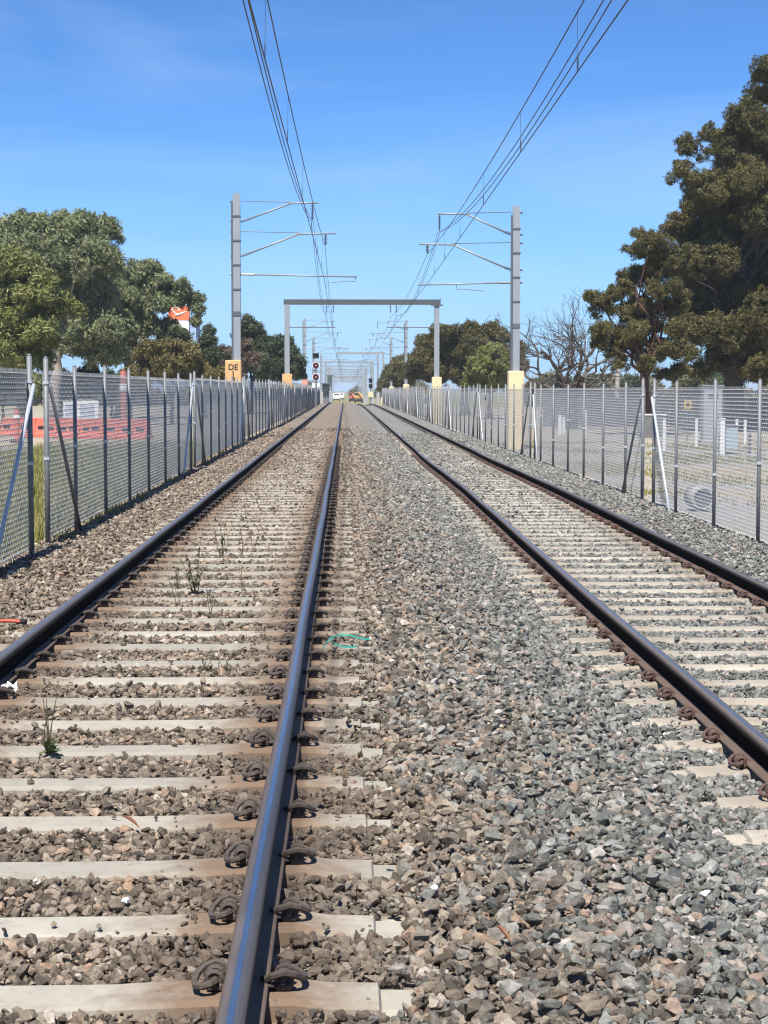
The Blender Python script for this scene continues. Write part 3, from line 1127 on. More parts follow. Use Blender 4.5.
def portal(d, xl, xr, ztop, foot_l, foot_r, ml, mr, label, dep=.4, fine=False, left_leg=True):
    root = thing('overhead_portal', label, 'gantry', ((xl + xr) / 2, d, -.4), 'steel portals spanning both tracks')
    for x, f, m in (((xl, foot_l, ml), (xr, foot_r, mr)) if left_leg else ((xr, foot_r, mr),)):
        mb = MB()
        h_column(mb, x, d, f - .2, ztop - dep, .3, .03, .3)
        lg = part('leg', mb, M_MAST, root)
        fo = part('footing', MB().box((x, d, (f - .7 + crest(d)) / 2), (.58, .58, f + .7 - crest(d)), bev=.02), M_CONC if m is M_ORANGE_C else m, lg)
        if m is M_ORANGE_C:
            part('painted_band', MB().box((x, d, f - .42), (.588, .588, .85), bev=.02), m, fo)
    bm = MB()
    zc = ztop - dep / 2
    l = xr - xl + .4
    bm.box(((xl + xr) / 2, d - .14, zc), (l, .03, dep))
    bm.box(((xl + xr) / 2, d, ztop - .012), (l, .25, .024))
    bm.box(((xl + xr) / 2, d, ztop - dep + .012), (l, .25, .024))
    bm.box(((xl + xr) / 2, d + .14, zc), (l, .03, dep))
    be = part('beam', bm, M_BEAM if fine else M_MAST, root)
    if fine:
        part('end_cap', MB().box((xr + .21, d, zc + .02), (.02, .5, dep + .12)).box((xr, d, ztop - dep - .03), (.7, .5, .06)), M_MAST_DK, be)
    for x in (-1.1, -.7, 2.75, 3.1):
        im = MB()
        insulator(im, (x, d, ztop - dep - .01), (x, d, ztop - dep - .5))
        part('insulator', im, M_INSUL, root)
    # registration pipe below
    part('registration_pipe', MB().tube([(xl, d, ztop - dep - 1.35), (xl + 2.9, d, ztop - dep - 1.35)], .035, 6).tube([(xr, d, ztop - dep - 1.35), (xr - 3.0, d, ztop - dep - 1.35)], .035, 6), M_MAST_DK, root)
    return root


D2 = 109.0
portal(D2, px_x(287.5, D2), px_x(436.5, D2), px_z(299.5, D2), px_z(374, D2), px_z(377, D2), M_ORANGE_C, M_YELLOW_C, 'big near grey steel portal carrying the wires over both tracks', .31, True)
pn = ['second', 'third', 'fourth', 'sixth', 'eighth', 'fifth', 'seventh', 'ninth', 'eleventh', 'tenth', 'twelfth', 'thirteenth']
for k, (d, pl, pr, pt) in enumerate([(266, 338, 383, 352), (335, 316, 373, 361), (365, 322, 372, 365.5), (455, 318, 371, 371.5), (540, 327, 364, 376), (410, 326, 365, 369), (500, 325, 366, 374), (600, 328, 362, 377), (720, 331, 360, 379.5), (640, 329, 363, 378), (780, 333, 359, 380.5), (860, 334, 358, 381.5)]):
    portal(d, px_x(pl, d), px_x(pr, d), px_z(pt, d), crest(d) + .9, crest(d) + .9, M_CONC, M_YELLOW_C if k == 0 else M_CONC, 'small distant steel portal, %s one along the line from the camera' % pn[k], .35, left_leg=k > 0)


def catenary(sup, sag, yy):
    """Piecewise parabolas between supports [(y, x, z)], sag at midspan per span."""
    out = []
    for y in yy:
        for k in range(len(sup) - 1):
            (y0, x0, z0), (y1, x1, z1) = sup[k], sup[k + 1]
            if y0 <= y <= y1:
                t = (y - y0) / (y1 - y0)
                sg = sag[k] if isinstance(sag, (list, tuple)) else sag
                out.append(Vector((x0 + (x1 - x0) * t, y, z0 + (z1 - z0) * t - 4 * sg * t * (1 - t))))
                break
    return out


YW = list(np.arange(1, 110, 2.0)) + list(np.arange(112, 470, 6.0)) + [500, 560, 640, 720]


def wire(name, label, sup, sag, r, n=5):
    pts = catenary(sup, sag, YW)
    root = tag(link(name, mesh_of(name, MB().tube(pts, r, n), M_COPPER)), label, 'overhead wire', 'overhead line wires')
    return root


def sup_far(x1, x2, zm, zp):
    return [(D2, x1, zp), (164, x2, zm), (216, x1, zm), (266, x2, zp), (300, x1, zm), (335, x2, zp), (372, x1, zm), (410, x2, zp), (500, x1, zp), (600, x2, zp), (721, x1, zp)]


SAGF = [1.0, .8, .7, .35, .35, .35, .35, .6, .6, .6]
# left
supA = [(0, -1.25, 7.25), (D1, X(313), Z(221.5))] + sup_far(-1.15, -1.1, 7.0, 6.1)
supB = [(4, -1.0, 6.42), (D1, X(325.5), Z(246.5))] + sup_far(-.75, -1.0, 6.3, 6.0)
supC = [(0, -1.02, 5.30), (D1, X(324.5), Z(278.5))] + sup_far(-.75, -1.0, 5.25, 5.15)
wire('feeder_wire', 'thick feeder wire over the left track, leftmost at the top of the photo', [(a, b - .035, c) for a, b, c in supA], [1.1, .8] + SAGF, .0085)
wire('feeder_wire', 'second strand of the feeder pair over the left track', [(a, b + .035, c) for a, b, c in supA], [1.14, .83] + SAGF, .0085)
wB = wire('messenger_wire', 'messenger wire over the left track, right of the feeder pair, with droppers', supB, [.42, .35] + [s * .4 for s in SAGF], .0085)
wire('contact_wire', 'contact wire over the left track, lowest of its wires', supC, [.02, .02] + [0.02] * 10, .0085)
# right
supA2 = [(0, 2.86, 6.85), (D1, X(438.5), Z(232))] + sup_far(3.15, 3.0, 6.8, 6.0)
supB2 = [(4, 2.62, 6.2), (D1, X(427), Z(254))] + sup_far(2.75, 3.0, 6.1, 5.9)
supC2 = [(0, 2.62, 5.20), (D1, X(427), Z(283.5))] + sup_far(2.75, 3.0, 5.1, 5.05)
wire('feeder_wire', 'thick feeder wire over the right track, in the middle pair at the top', [(a, b - .035, c) for a, b, c in supA2], [1.05, .8] + SAGF, .0085)
wire('feeder_wire', 'second strand of the middle feeder pair over the right track', [(a, b + .035, c) for a, b, c in supA2], [1.09, .83] + SAGF, .0085)
wB2 = wire('messenger_wire', 'messenger wire over the right track, upper left of its feeder pair, with droppers', supB2, [.42, .35] + [s * .4 for s in SAGF], .0085)
wire('contact_wire', 'contact wire over the right track, rightmost at the top of the photo', supC2, [.02, .02] + [0.02] * 10, .0085)
for w, sb, sc_ in ((wB, supB, supC), (wB2, supB2, supC2)):
    for y in (13, 20.9, 27.8, 35.5, 43, 50, 56, 68, 78, 90, 100):
        s0 = .42 if y < D1 else .35
        a = catenary(sb, [s0] * 12, [y])[0]
        b = catenary(sc_, .02, [y])[0]
        mb = MB().tube([a, a.lerp(b, .6), b], .0024, 4)
        lp = [b + Vector((0, .06 * math.sin(t), .10 - .10 * math.cos(t))) for t in np.linspace(0, 2 * math.pi, 9)]
        mb.tube(lp, .004, 4, cap=False)
        part('dropper', mb, M_COPPER, w)
for s, sa, sb in ((-1, supA, supB), (1, supA2, supB2)):
    pass


# ------------------------------------------------------------------ signals
def signal_left():
    d = 178.0
    x = px_x(316, d)
    root = thing('railway_signal', 'left railway signal with two white-rimmed dark red discs under a black hood', 'signal', (x, d, -.2))
    part('post', MB().cyl((x, d, -.4), (x, d, px_z(362, d)), .09, .09, 8), M_GALV, root)
    part('hood', MB().box((x, d - .1, px_z(356, d)), (.62, .4, .5), bev=.03).box((x, d - .38, px_z(353.5, d)), (.5, .2, .04)), M_BLACK, root)
    red = simple('dark red signal lens', (.06, .006, .01), .3, 0, .2, 5)
    for py in (365.5, 377):
        z = px_z(py, d)
        dm = MB().cyl((x, d - .12, z), (x, d - .16, z), .37, .37, 20)
        di = part('target_disc', dm, M_WHITE, root)
        part('lens', MB().cyl((x, d - .162, z), (x, d - .2, z), .31, .29, 16), red, di)
        part('lens_glint', MB().cyl((x, d - .202, z), (x, d - .215, z), .06, .05, 8), M_WHITE, di)
    part('equipment_box', MB().box((x - .2, d, px_z(385.5, d)), (.3, .3, .45), bev=.02).box((x + .25, d, px_z(385.5, d)), (.25, .3, .4), bev=.02), M_WHITE, root)


def signal_right():
    d = 300.0
    x = px_x(370.5, d)
    root = thing('railway_signal', 'black two-aspect railway signal low on the right by the far bend', 'signal', (x, d, crest(d)))
    part('post', MB().cyl((x, d, crest(d) - .4), (x, d, px_z(384, d)), .1, .1, 8), M_GALV, root)
    for py in (380.5, 386):
        z = px_z(py, d)
        h = part('signal_head', MB().box((x, d, z), (.62, .35, .8), bev=.1).box((x, d - .3, z + .25), (.35, .3, .04)), M_BLACK, root)
    part('footing', MB().box((x, d, px_z(394.5, d)), (.85, .6, .9), bev=.03), M_YELLOW_C, root)


signal_left()
signal_right()


# ------------------------------------------------------------------ trees
def spray_mesh(mat, long):
    """A leafy twig end: some thirty small leaves round a point, most facing out along +Z."""
    n = 30
    dv = RNG.normal(0, 1, (n, 3)) + np.array([0, 0, .55])
    dv /= np.linalg.norm(dv, axis=1)[:, None]
    ctr = dv * RNG.uniform(.25, 1.0, (n, 1))
    nor = dv * .7 + RNG.normal(0, .6, (n, 3)) + np.array([0, 0, .3])
    nor /= np.linalg.norm(nor, axis=1)[:, None]
    t = np.cross(nor, RNG.normal(0, 1, (n, 3)))
    t /= np.linalg.norm(t, axis=1)[:, None]
    b = np.cross(nor, t)
    l = RNG.uniform(.28, .5, (n, 1)) * long
    w = RNG.uniform(.09, .15, (n, 1))
    V = np.stack([ctr - t * l, ctr + b * w, ctr + t * l, ctr - b * w], 1).reshape(-1, 3)
    return np_mesh('leaf_spray', V, np.arange(n * 4).reshape(-1, 4), mat)


SPRAYS = {}


def spray_group(mat):
    """Geometry nodes that set leaf sprays on a crown's points."""
    if mat.name in SPRAYS:
        return SPRAYS[mat.name]
    g = bpy.data.node_groups.new('sprays', 'GeometryNodeTree')
    g.interface.new_socket('Geometry', in_out='INPUT', socket_type='NodeSocketGeometry')
    g.interface.new_socket('Geometry', in_out='OUTPUT', socket_type='NodeSocketGeometry')
    a, o = g.nodes.new('NodeGroupInput'), g.nodes.new('NodeGroupOutput')
    col = bpy.data.collections.new('sprays')
    for k in range(4):
        col.objects.link(bpy.data.objects.new('leaf_spray', spray_mesh(mat, 1.0 + .25 * (k % 2))))
    ci = g.nodes.new('GeometryNodeCollectionInfo')
    ci.inputs['Collection'].default_value = col
    ci.inputs['Separate Children'].default_value = True
    ci.inputs['Reset Children'].default_value = True
    ip_ = g.nodes.new('GeometryNodeInstanceOnPoints')
    ip_.inputs['Pick Instance'].default_value = True

    def at_(nm, typ):
        n = g.nodes.new('GeometryNodeInputNamedAttribute')
        n.data_type = typ
        n.inputs['Name'].default_value = nm
        return n.outputs['Attribute']
    e = g.nodes.new('FunctionNodeEulerToRotation')
    g.links.new(at_('rot', 'FLOAT_VECTOR'), e.inputs[0])
    g.links.new(a.outputs[0], ip_.inputs['Points'])
    g.links.new(ci.outputs[0], ip_.inputs['Instance'])
    g.links.new(at_('pick', 'INT'), ip_.inputs['Instance Index'])
    g.links.new(e.outputs[0], ip_.inputs['Rotation'])
    g.links.new(at_('scl', 'FLOAT'), ip_.inputs['Scale'])
    g.links.new(ip_.outputs[0], o.inputs[0])
    SPRAYS[mat.name] = g
    return g


def crown_obj(name, lobes, leaf, dens, mat, root, base, clump=(22, .24, .44)):
    """lobes: (centre, radius). Clumps of leaf sprays through each lobe, thickest near its skin."""
    P_, D_ = [], []
    for (c, r) in lobes:
        nc = int(np.clip(clump[0] * (r / 1.5) ** .8, 7, 55))
        dirs = RNG.normal(0, 1, (nc, 3))
        dirs /= np.linalg.norm(dirs, axis=1)[:, None]
        dirs[:, 2] = np.where(dirs[:, 2] < -.5, -dirs[:, 2] * .6, dirs[:, 2])
        rad = r * RNG.uniform(.3, .85, nc)
        cc = np.array(c)[None, :] + dirs * rad[:, None] * np.array([1, 1, .85])
        rc = r * RNG.uniform(clump[1], clump[2], nc)
        for q in range(nc):
            n = int(4 * math.pi * rc[q] ** 2 / (leaf * leaf * 1.5) * dens) + 3
            dv = RNG.normal(0, 1, (n, 3))
            dv /= np.linalg.norm(dv, axis=1)[:, None]
            u = RNG.uniform(.2, 1.0, n) ** .5 * RNG.uniform(.85, 1.15, n)
            P_.append(cc[q] + dv * (rc[q] * u)[:, None] * np.array([1, 1, .9]))
            D_.append(dv)
    P_ = np.concatenate(P_) - np.array(base)
    D_ = np.concatenate(D_) + RNG.normal(0, .25, (len(P_), 3)) + np.array([0, 0, .2])
    D_ /= np.linalg.norm(D_, axis=1)[:, None]
    me = bpy.data.meshes.new(name)
    me.vertices.add(len(P_))
    me.vertices.foreach_set('co', P_.astype(np.float32).ravel())
    rot = np.stack([np.zeros(len(P_)), np.arccos(np.clip(D_[:, 2], -1, 1)), np.arctan2(D_[:, 1], D_[:, 0])], 1)
    me.attributes.new('rot', 'FLOAT_VECTOR', 'POINT').data.foreach_set('vector', rot.astype(np.float32).ravel())
    me.attributes.new('scl', 'FLOAT', 'POINT').data.foreach_set('value', (leaf * RNG.uniform(.6, 1.25, len(P_))).astype(np.float32))
    me.attributes.new('pick', 'INT', 'POINT').data.foreach_set('value', RNG.integers(0, 4, len(P_)).astype(np.int32))
    me.materials.append(mat)
    o = link(name, me, root, kind='stuff')
    o.modifiers.new('sprays', 'NODES').node_group = spray_group(mat)
    return o


def limb(p0, p1, r0, r1, rr, bend=.12, n=6):
    p0, p1 = Vector(p0), Vector(p1)
    L = (p1 - p0).length
    pts = []
    for i in range(n):
        t = i / (n - 1)
        j = Vector((rr.gauss(0, 1), rr.gauss(0, 1), rr.gauss(0, .6))) * L * bend * .4 * math.sin(math.pi * t)
        pts.append(p0.lerp(p1, t) + j + Vector((0, 0, L * bend * math.sin(math.pi * t) * .4)))
    return pts, [r0 + (r1 - r0) * i / (n - 1) for i in range(n)]


def tree(name, label, d, lobes, leafm, bark, base_px=None, trunk_r=.3, leaf=.34, dens=.55, group='trees beyond the fences', spread=None, trunk=True, limbs=8, seed=1, lean=0, droop=0.0, zb=-.6, shell=.72, cat='tree', fat=1.3, fill=1.0, clump=(22, .24, .44)):
    rr = random.Random(seed)
    k = d / F
    L = []
    for (px, py, rp) in lobes:
        r = rp * k * fat
        off = rr.uniform(-1, 1) * (spread if spread is not None else r * .9)
        L.append((at(px, py, d + off), r))
        if r > 1.2:                      # a fuller crown: a second lobe behind
            L.append((at(px + rr.uniform(-.3, .3) * rp, py + rr.uniform(0, .35) * rp, d + off + r * rr.uniform(.7, 1.3)), r * .9))
    near = []
    for (c1, r1) in list(L):             # fill the crown between neighbouring clumps
        for (c2, r2) in L:
            dd_ = (c1 - c2).length
            if 0 < dd_ < (r1 + r2) * 1.05 and rr.random() < .16:
                near.append((c1.lerp(c2, rr.uniform(.35, .65)) + Vector((0, r1 * rr.uniform(.1, .8), -r1 * .15)), min(r1, r2) * rr.uniform(.7, .95)))
    L += near[:int(len(lobes) * fill)]
    bx = base_px if base_px is not None else sum(p[0] for p in lobes) / len(lobes)
    base = Vector((px_x(bx, d), d, zb + crest(d)))
    root = thing(name, label, cat, base, group)
    crown_obj('crown', [(tuple(c), r) for c, r in L], leaf, dens, leafm, root, base, clump)
    if trunk:
        mid = sum((c for c, r in L), Vector()) / len(L)
        fork = Vector((base.x + (mid.x - base.x) * .35 + lean, d, base.z + max(1.2, (mid.z - base.z) * .55)))
        mb = MB()
        pts, rs = limb(base, fork, trunk_r, trunk_r * .72, rr, .05)
        rs[0] *= 1.35
        mb.tube(pts, rs, 9)
        tk = part('trunk', mb, bark, root, True)
        lm = MB()
        for c, r in sorted(L, key=lambda q: -q[1])[:limbs]:
            f = fork - Vector((0, 0, rr.uniform(0, .25) * (fork.z - base.z)))
            pts, rs = limb(f, c + Vector((0, r * .4, r * .1)), trunk_r * .36, trunk_r * .06, rr, .16, 7)
            lm.tube(pts, rs, 6)
            for _ in range(3):
                s_ = pts[rr.randint(2, 5)]
                e_ = c + Vector((rr.gauss(0, .5), rr.gauss(0, .5), rr.gauss(.1, .5))) * r
                p2, r2 = limb(s_, e_, trunk_r * .12, trunk_r * .025, rr, .15, 5)
                lm.tube(p2, r2, 4)
        part('limb', lm, bark, tk, True, kind='stuff')
    return root


tree('gum_tree', 'tall grey-green gum tree with a broad rounded crown, left of the tracks', 112,
     [(14, 238, 24), (40, 236, 20), (60, 234, 20), (84, 238, 21), (100, 232, 16), (20, 262, 26), (48, 262, 24), (80, 264, 26), (104, 262, 16), (58, 296, 28), (86, 300, 26), (66, 330, 26), (92, 334, 26), (30, 300, 26), (116, 322, 15), (44, 350, 18), (112, 354, 16)],
     L_GUM, M_BARK_PALE, 56, .42, .36, .5, seed=2, limbs=16)
tree('gum_tree', 'open-crowned gum tree with drooping outer clumps, just left of the orange sign', 124,
     [(118, 280, 15), (136, 276, 13), (152, 270, 10), (126, 302, 18), (148, 292, 15), (166, 282, 9), (176, 300, 9), (160, 308, 11), (138, 322, 19), (120, 332, 14), (186, 292, 5), (182, 286, 6), (197, 298, 6), (199, 310, 5), (196, 322, 5), (170, 298, 8), (168, 326, 7), (176, 334, 7), (188, 300, 5), (166, 340, 8), (193, 306, 4)],
     L_GUM, M_BARK_DK, 119, .36, .34, .42, seed=5, limbs=13)
tree('wattle_tree', 'yellow-olive wattle tree with a pale dead limb at the left edge', 92,
     [(10, 268, 18), (30, 274, 15), (44, 284, 13), (8, 298, 22), (34, 304, 20), (54, 302, 12), (12, 330, 22), (36, 334, 18), (50, 342, 8), (14, 358, 18), (40, 362, 13), (-12, 300, 26), (-14, 345, 24), (74, 310, 8)],
     L_OLIVE, M_BARK, 22, .3, .32, .55, seed=8, limbs=12)
tree('shrub', 'russet-green bushy shrub behind the left fence, below the orange sign', 100,
     [(152, 350, 12), (170, 352, 13), (188, 356, 12), (146, 368, 13), (166, 370, 14), (186, 370, 14), (204, 374, 10), (218, 376, 9), (132, 376, 9)],
     L_RUSSET, M_BARK_DK, 172, .12, .28, .55, seed=9, limbs=6, cat='shrub')
tree('pine_tree', 'small dark pine tree between the orange sign and the left mast', 118,
     [(208, 330, 5), (206, 342, 9), (202, 354, 11), (212, 356, 9), (206, 368, 12), (178, 336, 10), (174, 350, 12)],
     L_DARK, M_BARK_DK, 206, .16, .28, .6, seed=10, limbs=6)
tree('pine_tree', 'dark spiky pine tree directly right of the orange-footed mast', 140,
     [(246, 322, 6), (254, 330, 9), (244, 338, 10), (262, 344, 9), (256, 352, 14), (240, 362, 14), (262, 366, 13)],
     L_DARK, M_BARK_DK, 252, .2, .3, .6, seed=11, limbs=6)
tree('brown_tree', 'grey-brown twiggy tree behind the orange-footed mast', 128,
     [(222, 352, 8), (228, 366, 10), (246, 346, 8), (250, 362, 10), (216, 370, 9), (236, 374, 9)],
     L_BROWN, M_BARK, 230, .16, .26, .22, seed=12, limbs=6)
tree('bushy_tree', 'dense olive-dark tree between the orange-footed mast and the portal leg', 150,
     [(272, 346, 9), (284, 344, 10), (278, 358, 13), (294, 358, 9), (286, 370, 13), (268, 374, 12), (300, 374, 7)],
     L_DARK, M_BARK_DK, 282, .25, .32, .6, seed=13, limbs=6)
for k, (px, py, rp, d, lm_, lb) in enumerate([
        (4, 378, 11, 104, L_DARK, 'dark shrub under the wattle tree at the left edge'), (30, 382, 9, 106, L_GUM, 'grey-green shrub under the wattle tree, left of the fence gap'),
        (62, 380, 10, 118, L_DARK, 'dark shrub at the foot of the pale gum trunk'), (90, 378, 12, 120, L_DARK, 'dark shrub between the two left gum trunks'),
        (112, 380, 10, 128, L_DARK, 'dark shrub behind the tall red marker post'), (132, 384, 9, 112, L_RUSSET, 'small russet shrub right of the tall red marker post')]):
    tree('shrub', lb, d, [(px, py, rp), (px - rp, py + 5, rp * .8), (px + rp, py + 4, rp * .8), (px + 2, py + 9, rp)], lm_, M_BARK_DK, px, .1, .3, .6, seed=80 + k, limbs=3, group='shrubs under the left trees', cat='shrub')
# right of the tracks
tree('rounded_tree', 'wide rounded bronze-olive tree behind the right-hand portal leg', 150,
     [(440, 336, 13), (456, 334, 12), (472, 332, 12), (488, 332, 11), (502, 338, 11), (430, 348, 14), (450, 350, 16), (472, 350, 17), (494, 350, 15), (514, 350, 11), (422, 364, 14), (440, 370, 16), (462, 372, 15), (520, 364, 12), (510, 374, 14), (412, 374, 12)],
     L_PINE, M_BARK_DK, 465, .4, .28, .6, seed=21, limbs=10, fat=1.2, clump=(14, .3, .48))
tree('olive_tree', 'bright olive-green tree left of the tall cream footing', 132,
     [(490, 352, 10), (500, 362, 13), (482, 368, 13), (494, 380, 13), (476, 382, 12), (510, 380, 9)],
     L_OLIVE, M_BARK, 490, .2, .3, .6, seed=22, limbs=5)
for k, (px, py, rp, d) in enumerate([(404, 364, 9, 200), (396, 370, 8, 245), (389, 376, 6, 290)]):
    tree('line_tree', 'brown-green tree receding behind the right-hand masts, %s of three from the rounded tree' % ORD[k], d,
         [(px, py, rp), (px - 4, py + 8, rp), (px + 5, py + 7, rp), (px + 2, py + 15, rp * .9), (px - 7, py + 13, rp * .7)], L_PINE, M_BARK_DK, px, .25, .4, .55, seed=30 + k, limbs=4)
tree('gum_tree', 'leaning gum tree with a reddish trunk and bronze clumps, right of the bare tree', 84,
     [(636, 250, 10), (654, 246, 15), (672, 258, 12), (636, 280, 16), (656, 274, 14), (626, 292, 13), (598, 302, 11), (590, 296, 6), (606, 312, 12), (640, 306, 12), (612, 334, 14), (628, 344, 14), (652, 330, 13), (600, 346, 10), (676, 330, 12), (668, 352, 12), (620, 362, 9), (640, 330, 13), (660, 354, 13), (632, 318, 12), (648, 366, 10), (612, 352, 9), (690, 352, 12), (682, 372, 10), (662, 376, 9), (664, 292, 15), (678, 306, 14), (658, 312, 13), (602, 328, 10)],
     L_PINE, M_BARK_RED, 646, .27, .17, .5, seed=41, limbs=18, spread=1.2, fat=1.26, fill=.7, clump=(13, .3, .5))
tree('pine_tree', 'huge dark bronze tree towering at the right edge of the photo', 92,
     [(690, 148, 16), (682, 172, 14), (712, 138, 14), (728, 156, 20), (744, 130, 22), (756, 100, 14), (762, 64, 11), (770, 80, 16), (748, 118, 12), (760, 150, 30), (700, 190, 17), (690, 212, 18), (676, 222, 12), (720, 190, 26), (750, 190, 30), (668, 236, 13), (650, 240, 9), (640, 236, 7), (700, 236, 26), (736, 228, 30), (768, 220, 30), (684, 268, 24), (720, 268, 30), (756, 262, 32), (700, 300, 28), (738, 304, 32), (772, 300, 30), (690, 330, 20), (724, 338, 28), (758, 340, 30), (752, 372, 14), (700, 374, 12), (740, 366, 20), (712, 362, 16), (766, 370, 20), (800, 140, 40), (806, 220, 44), (808, 310, 44)],
     L_PINE, M_BARK_DK, 738, .55, .2, .5, seed=42, limbs=34, spread=2.6, fat=1.2, fill=.5, clump=(11, .32, .52))


def bare_tree():
    d = 96.0
    rr = random.Random(5)
    base = Vector((px_x(572, d), d, -.6))
    root = thing('bare_tree', 'leafless grey-branched tree right of the tall cream footing', 'tree', base, 'trees beyond the fences')
    mb = MB()
    tips = []

    def grow(p, dirv, L, r, depth):
        n = 4
        pts = [p]
        q = p.copy()
        dv = dirv.copy()
        for _ in range(n):
            dv = (dv + Vector((rr.gauss(0, .2), rr.gauss(0, .2), rr.gauss(.03, .13)))).normalized()
            q = q + dv * L / n
            pts.append(q)
        mb.tube(pts, [r * (1 - .45 * i / n) for i in range(n + 1)], 6 if depth < 3 else 4)
        if depth >= 7:
            tips.append(q)
            return
        for _ in range(rr.choice((2, 2, 3)) if depth < 4 else 2):
            nd = (dv + Vector((rr.gauss(0, .62), rr.gauss(0, .5), rr.gauss(.05, .38)))).normalized()
            grow(q if rr.random() < .6 else pts[2], nd, L * rr.uniform(.66, .86), max(.006, r * .6), depth + 1)
    mb.tube([base, base + Vector((.05, 0, 1.4))], [.34, .26], 8)
    for a in (-1.2, -.85, -.5, -.2, .1, .4, .75, 1.1):
        grow(base + Vector((.05, 0, 1.3)), Vector((math.sin(a), rr.uniform(-.3, .3), math.cos(a) * .8 + .42)).normalized(), 2.0, .15, 1)
    part('trunk', mb, simple('grey brown dead bark', (.1, .083, .07), .95, 0, .4, 3), root, True)
    # long bare twigs of the neighbour reaching up into the sky
    return root


bare_tree()
# far tree line on the horizon: each tree its own thing, then the rest as one mass
for k, (px, rp, d) in enumerate([(545, 5, 250), (556, 6, 240), (568, 5, 255), (580, 5, 245), (592, 6, 260), (630, 6, 230), (690, 9, 200), (712, 8, 210), (728, 9, 205), (536, 5, 235), (600, 4, 255)]):
    tree('distant_tree', 'low distant tree on the horizon behind the right fence, at x-order %s from the left' % ORD[k] if False else 'low distant green tree, %s along the horizon right of the bare tree trunk' % ORD[k], d,
         [(px, 388 - rp, rp), (px - rp, 390 - rp * .7, rp * .8), (px + rp, 390 - rp * .7, rp * .8), (px, 392, rp)], L_DARK if k % 3 else L_FAR, M_BARK_DK, px, .2, .5, .5, seed=60 + k, limbs=3, group='distant trees')
mass = []
rr = random.Random(99)
for k in range(150):
    x = rr.uniform(-210, 210)
    yy_ = rr.uniform(560, 800) if abs(x) < 30 else rr.uniform(300, 420)
    r = rr.uniform(2.2, 4.2)
    z = -1.6 + r * rr.uniform(.3, .9)
    if -14 < x < 14 and yy_ < 740:
        continue
    mass.append(((x, yy_, z), r))
crown_obj('far_woodland', mass, 1.5, .5, L_FAR, None, (0, 0, 0))


# ------------------------------------------------------------------ left yard
def barrier(px, d, rot, label):
    b = at(px, 430, d)
    gz_ = float(ground_z(b.x, d))
    root = thing('plastic_barrier', label, 'barrier', (b.x, d, gz_), 'orange plastic road barriers', (0, 0, rot))
    body = MB()
    prof = [(-.30, 0), (-.30, .16), (-.2, .24), (-.12, .55), (-.1, .92), (.1, .92), (.12, .55), (.2, .24), (.30, .16), (.30, 0)]
    for x0, x1 in ((-1.0, -.36), (-.33, .31), (.34, .98)):
        n = len(prof)
        vs = [(x0, y, z) for y, z in prof] + [(x1, y, z) for y, z in prof]
        fs = [(i, i + 1, n + i + 1, n + i) for i in range(n - 1)] + [tuple(range(n - 1, -1, -1)), tuple(range(n, 2 * n)), (0, n, 2 * n - 1, n - 1)]
        body.add(vs, fs)
    body.box((0, 0, .4), (1.9, .2, .6))
    link('body', mesh_of('body', body, M_RED_PL), root)
    link('top_rail', mesh_of('top_rail', MB().box((0, 0, .96), (1.9, .16, .1), bev=.02), M_RED_PL), root)
    root.scale = (1.0, 1.0, .78)
    link('slot', mesh_of('slot', MB().box((-.68, -.16, .52), (.34, .04, .14)).box((.0, -.16, .52), (.34, .04, .14)).box((.66, -.16, .52), (.34, .04, .14)), M_BLACK), root)
    return root


bl = ['leftmost of the row, seen through the open gap in the fence', 'second of the row from the open fence gap', 'in front of the white board trailer', 'fourth of the row from the open fence gap', 'fifth of the row, near the grass edge', 'rightmost of the row, farthest from the open gap']
for k, (px, d) in enumerate([(22, 76), (44, 74.5), (66, 73), (89, 71.5), (112, 70), (128, 68.5)]):
    barrier(px, d, -.5, 'orange-red plastic water barrier, ' + bl[k])
for k, (px, d, lb) in enumerate([(17, 66, 'slim orange bollard at the left end of the orange barriers'), (124, 76, 'tall thin red marker post behind the right end of the orange barriers')]):
    b = at(px, 430, d)
    z0 = float(ground_z(b.x, d))
    root = thing('marker_post', lb, 'post', (b.x, d, z0))
    h = 1.3 if k == 0 else 2.7
    part('shaft', MB().cyl((b.x, d, z0), (b.x, d, z0 + h), .11 if k == 0 else .14, .09 if k == 0 else .13, 10), M_RED_PL if k == 0 else simple('faded red paint', (.45, .15, .12), .7), root)
    part('base', MB().box((b.x, d, z0 + .05), (.45, .45, .1), bev=.02), M_RUBBER, root)
    part('reflective_band', MB().cyl((b.x, d, z0 + h * .7), (b.x, d, z0 + h * .8), .125 if k == 0 else .17, .125 if k == 0 else .17, 10), M_WHITE, root)


def board_trailer():
    d = 74.0
    c = at(80, 411, d)
    z0 = float(ground_z(c.x, d))
    root = thing('board_trailer', 'white site board trailer standing behind the orange barriers', 'trailer', (c.x, d, z0))
    k = d / F
    part('board', MB().box((c.x + .05, d, px_z(413.5, d)), (1.45, .12, 1.05), bev=.02), M_WHITE, root)
    bl_ = simple('grey blurred print', (.42, .45, .5), .7, 0, .5, 8)
    part('print', MB().box((c.x + .3, d - .063, px_z(413.5, d)), (.6, .004, .7)).box((c.x - .42, d - .063, px_z(413.5, d)), (.36, .004, .8)), bl_, root)
    part('skirt', MB().box((c.x, d - .25, px_z(427, d)), (1.35, .5, .35), bev=.05), M_WHITE, root)
    for s in (-1, 1):
        w = part('wheel', MB().cyl((c.x + s * .6, d - .1, z0 + .28), (c.x + s * .6 + .16, d - .1, z0 + .28), .28, .28, 16), M_RUBBER, root)
    part('mast_post', MB().box((c.x, d + .1, z0 + .8), (.12, .12, 1.5)), M_GREYBOX, root)


board_trailer()


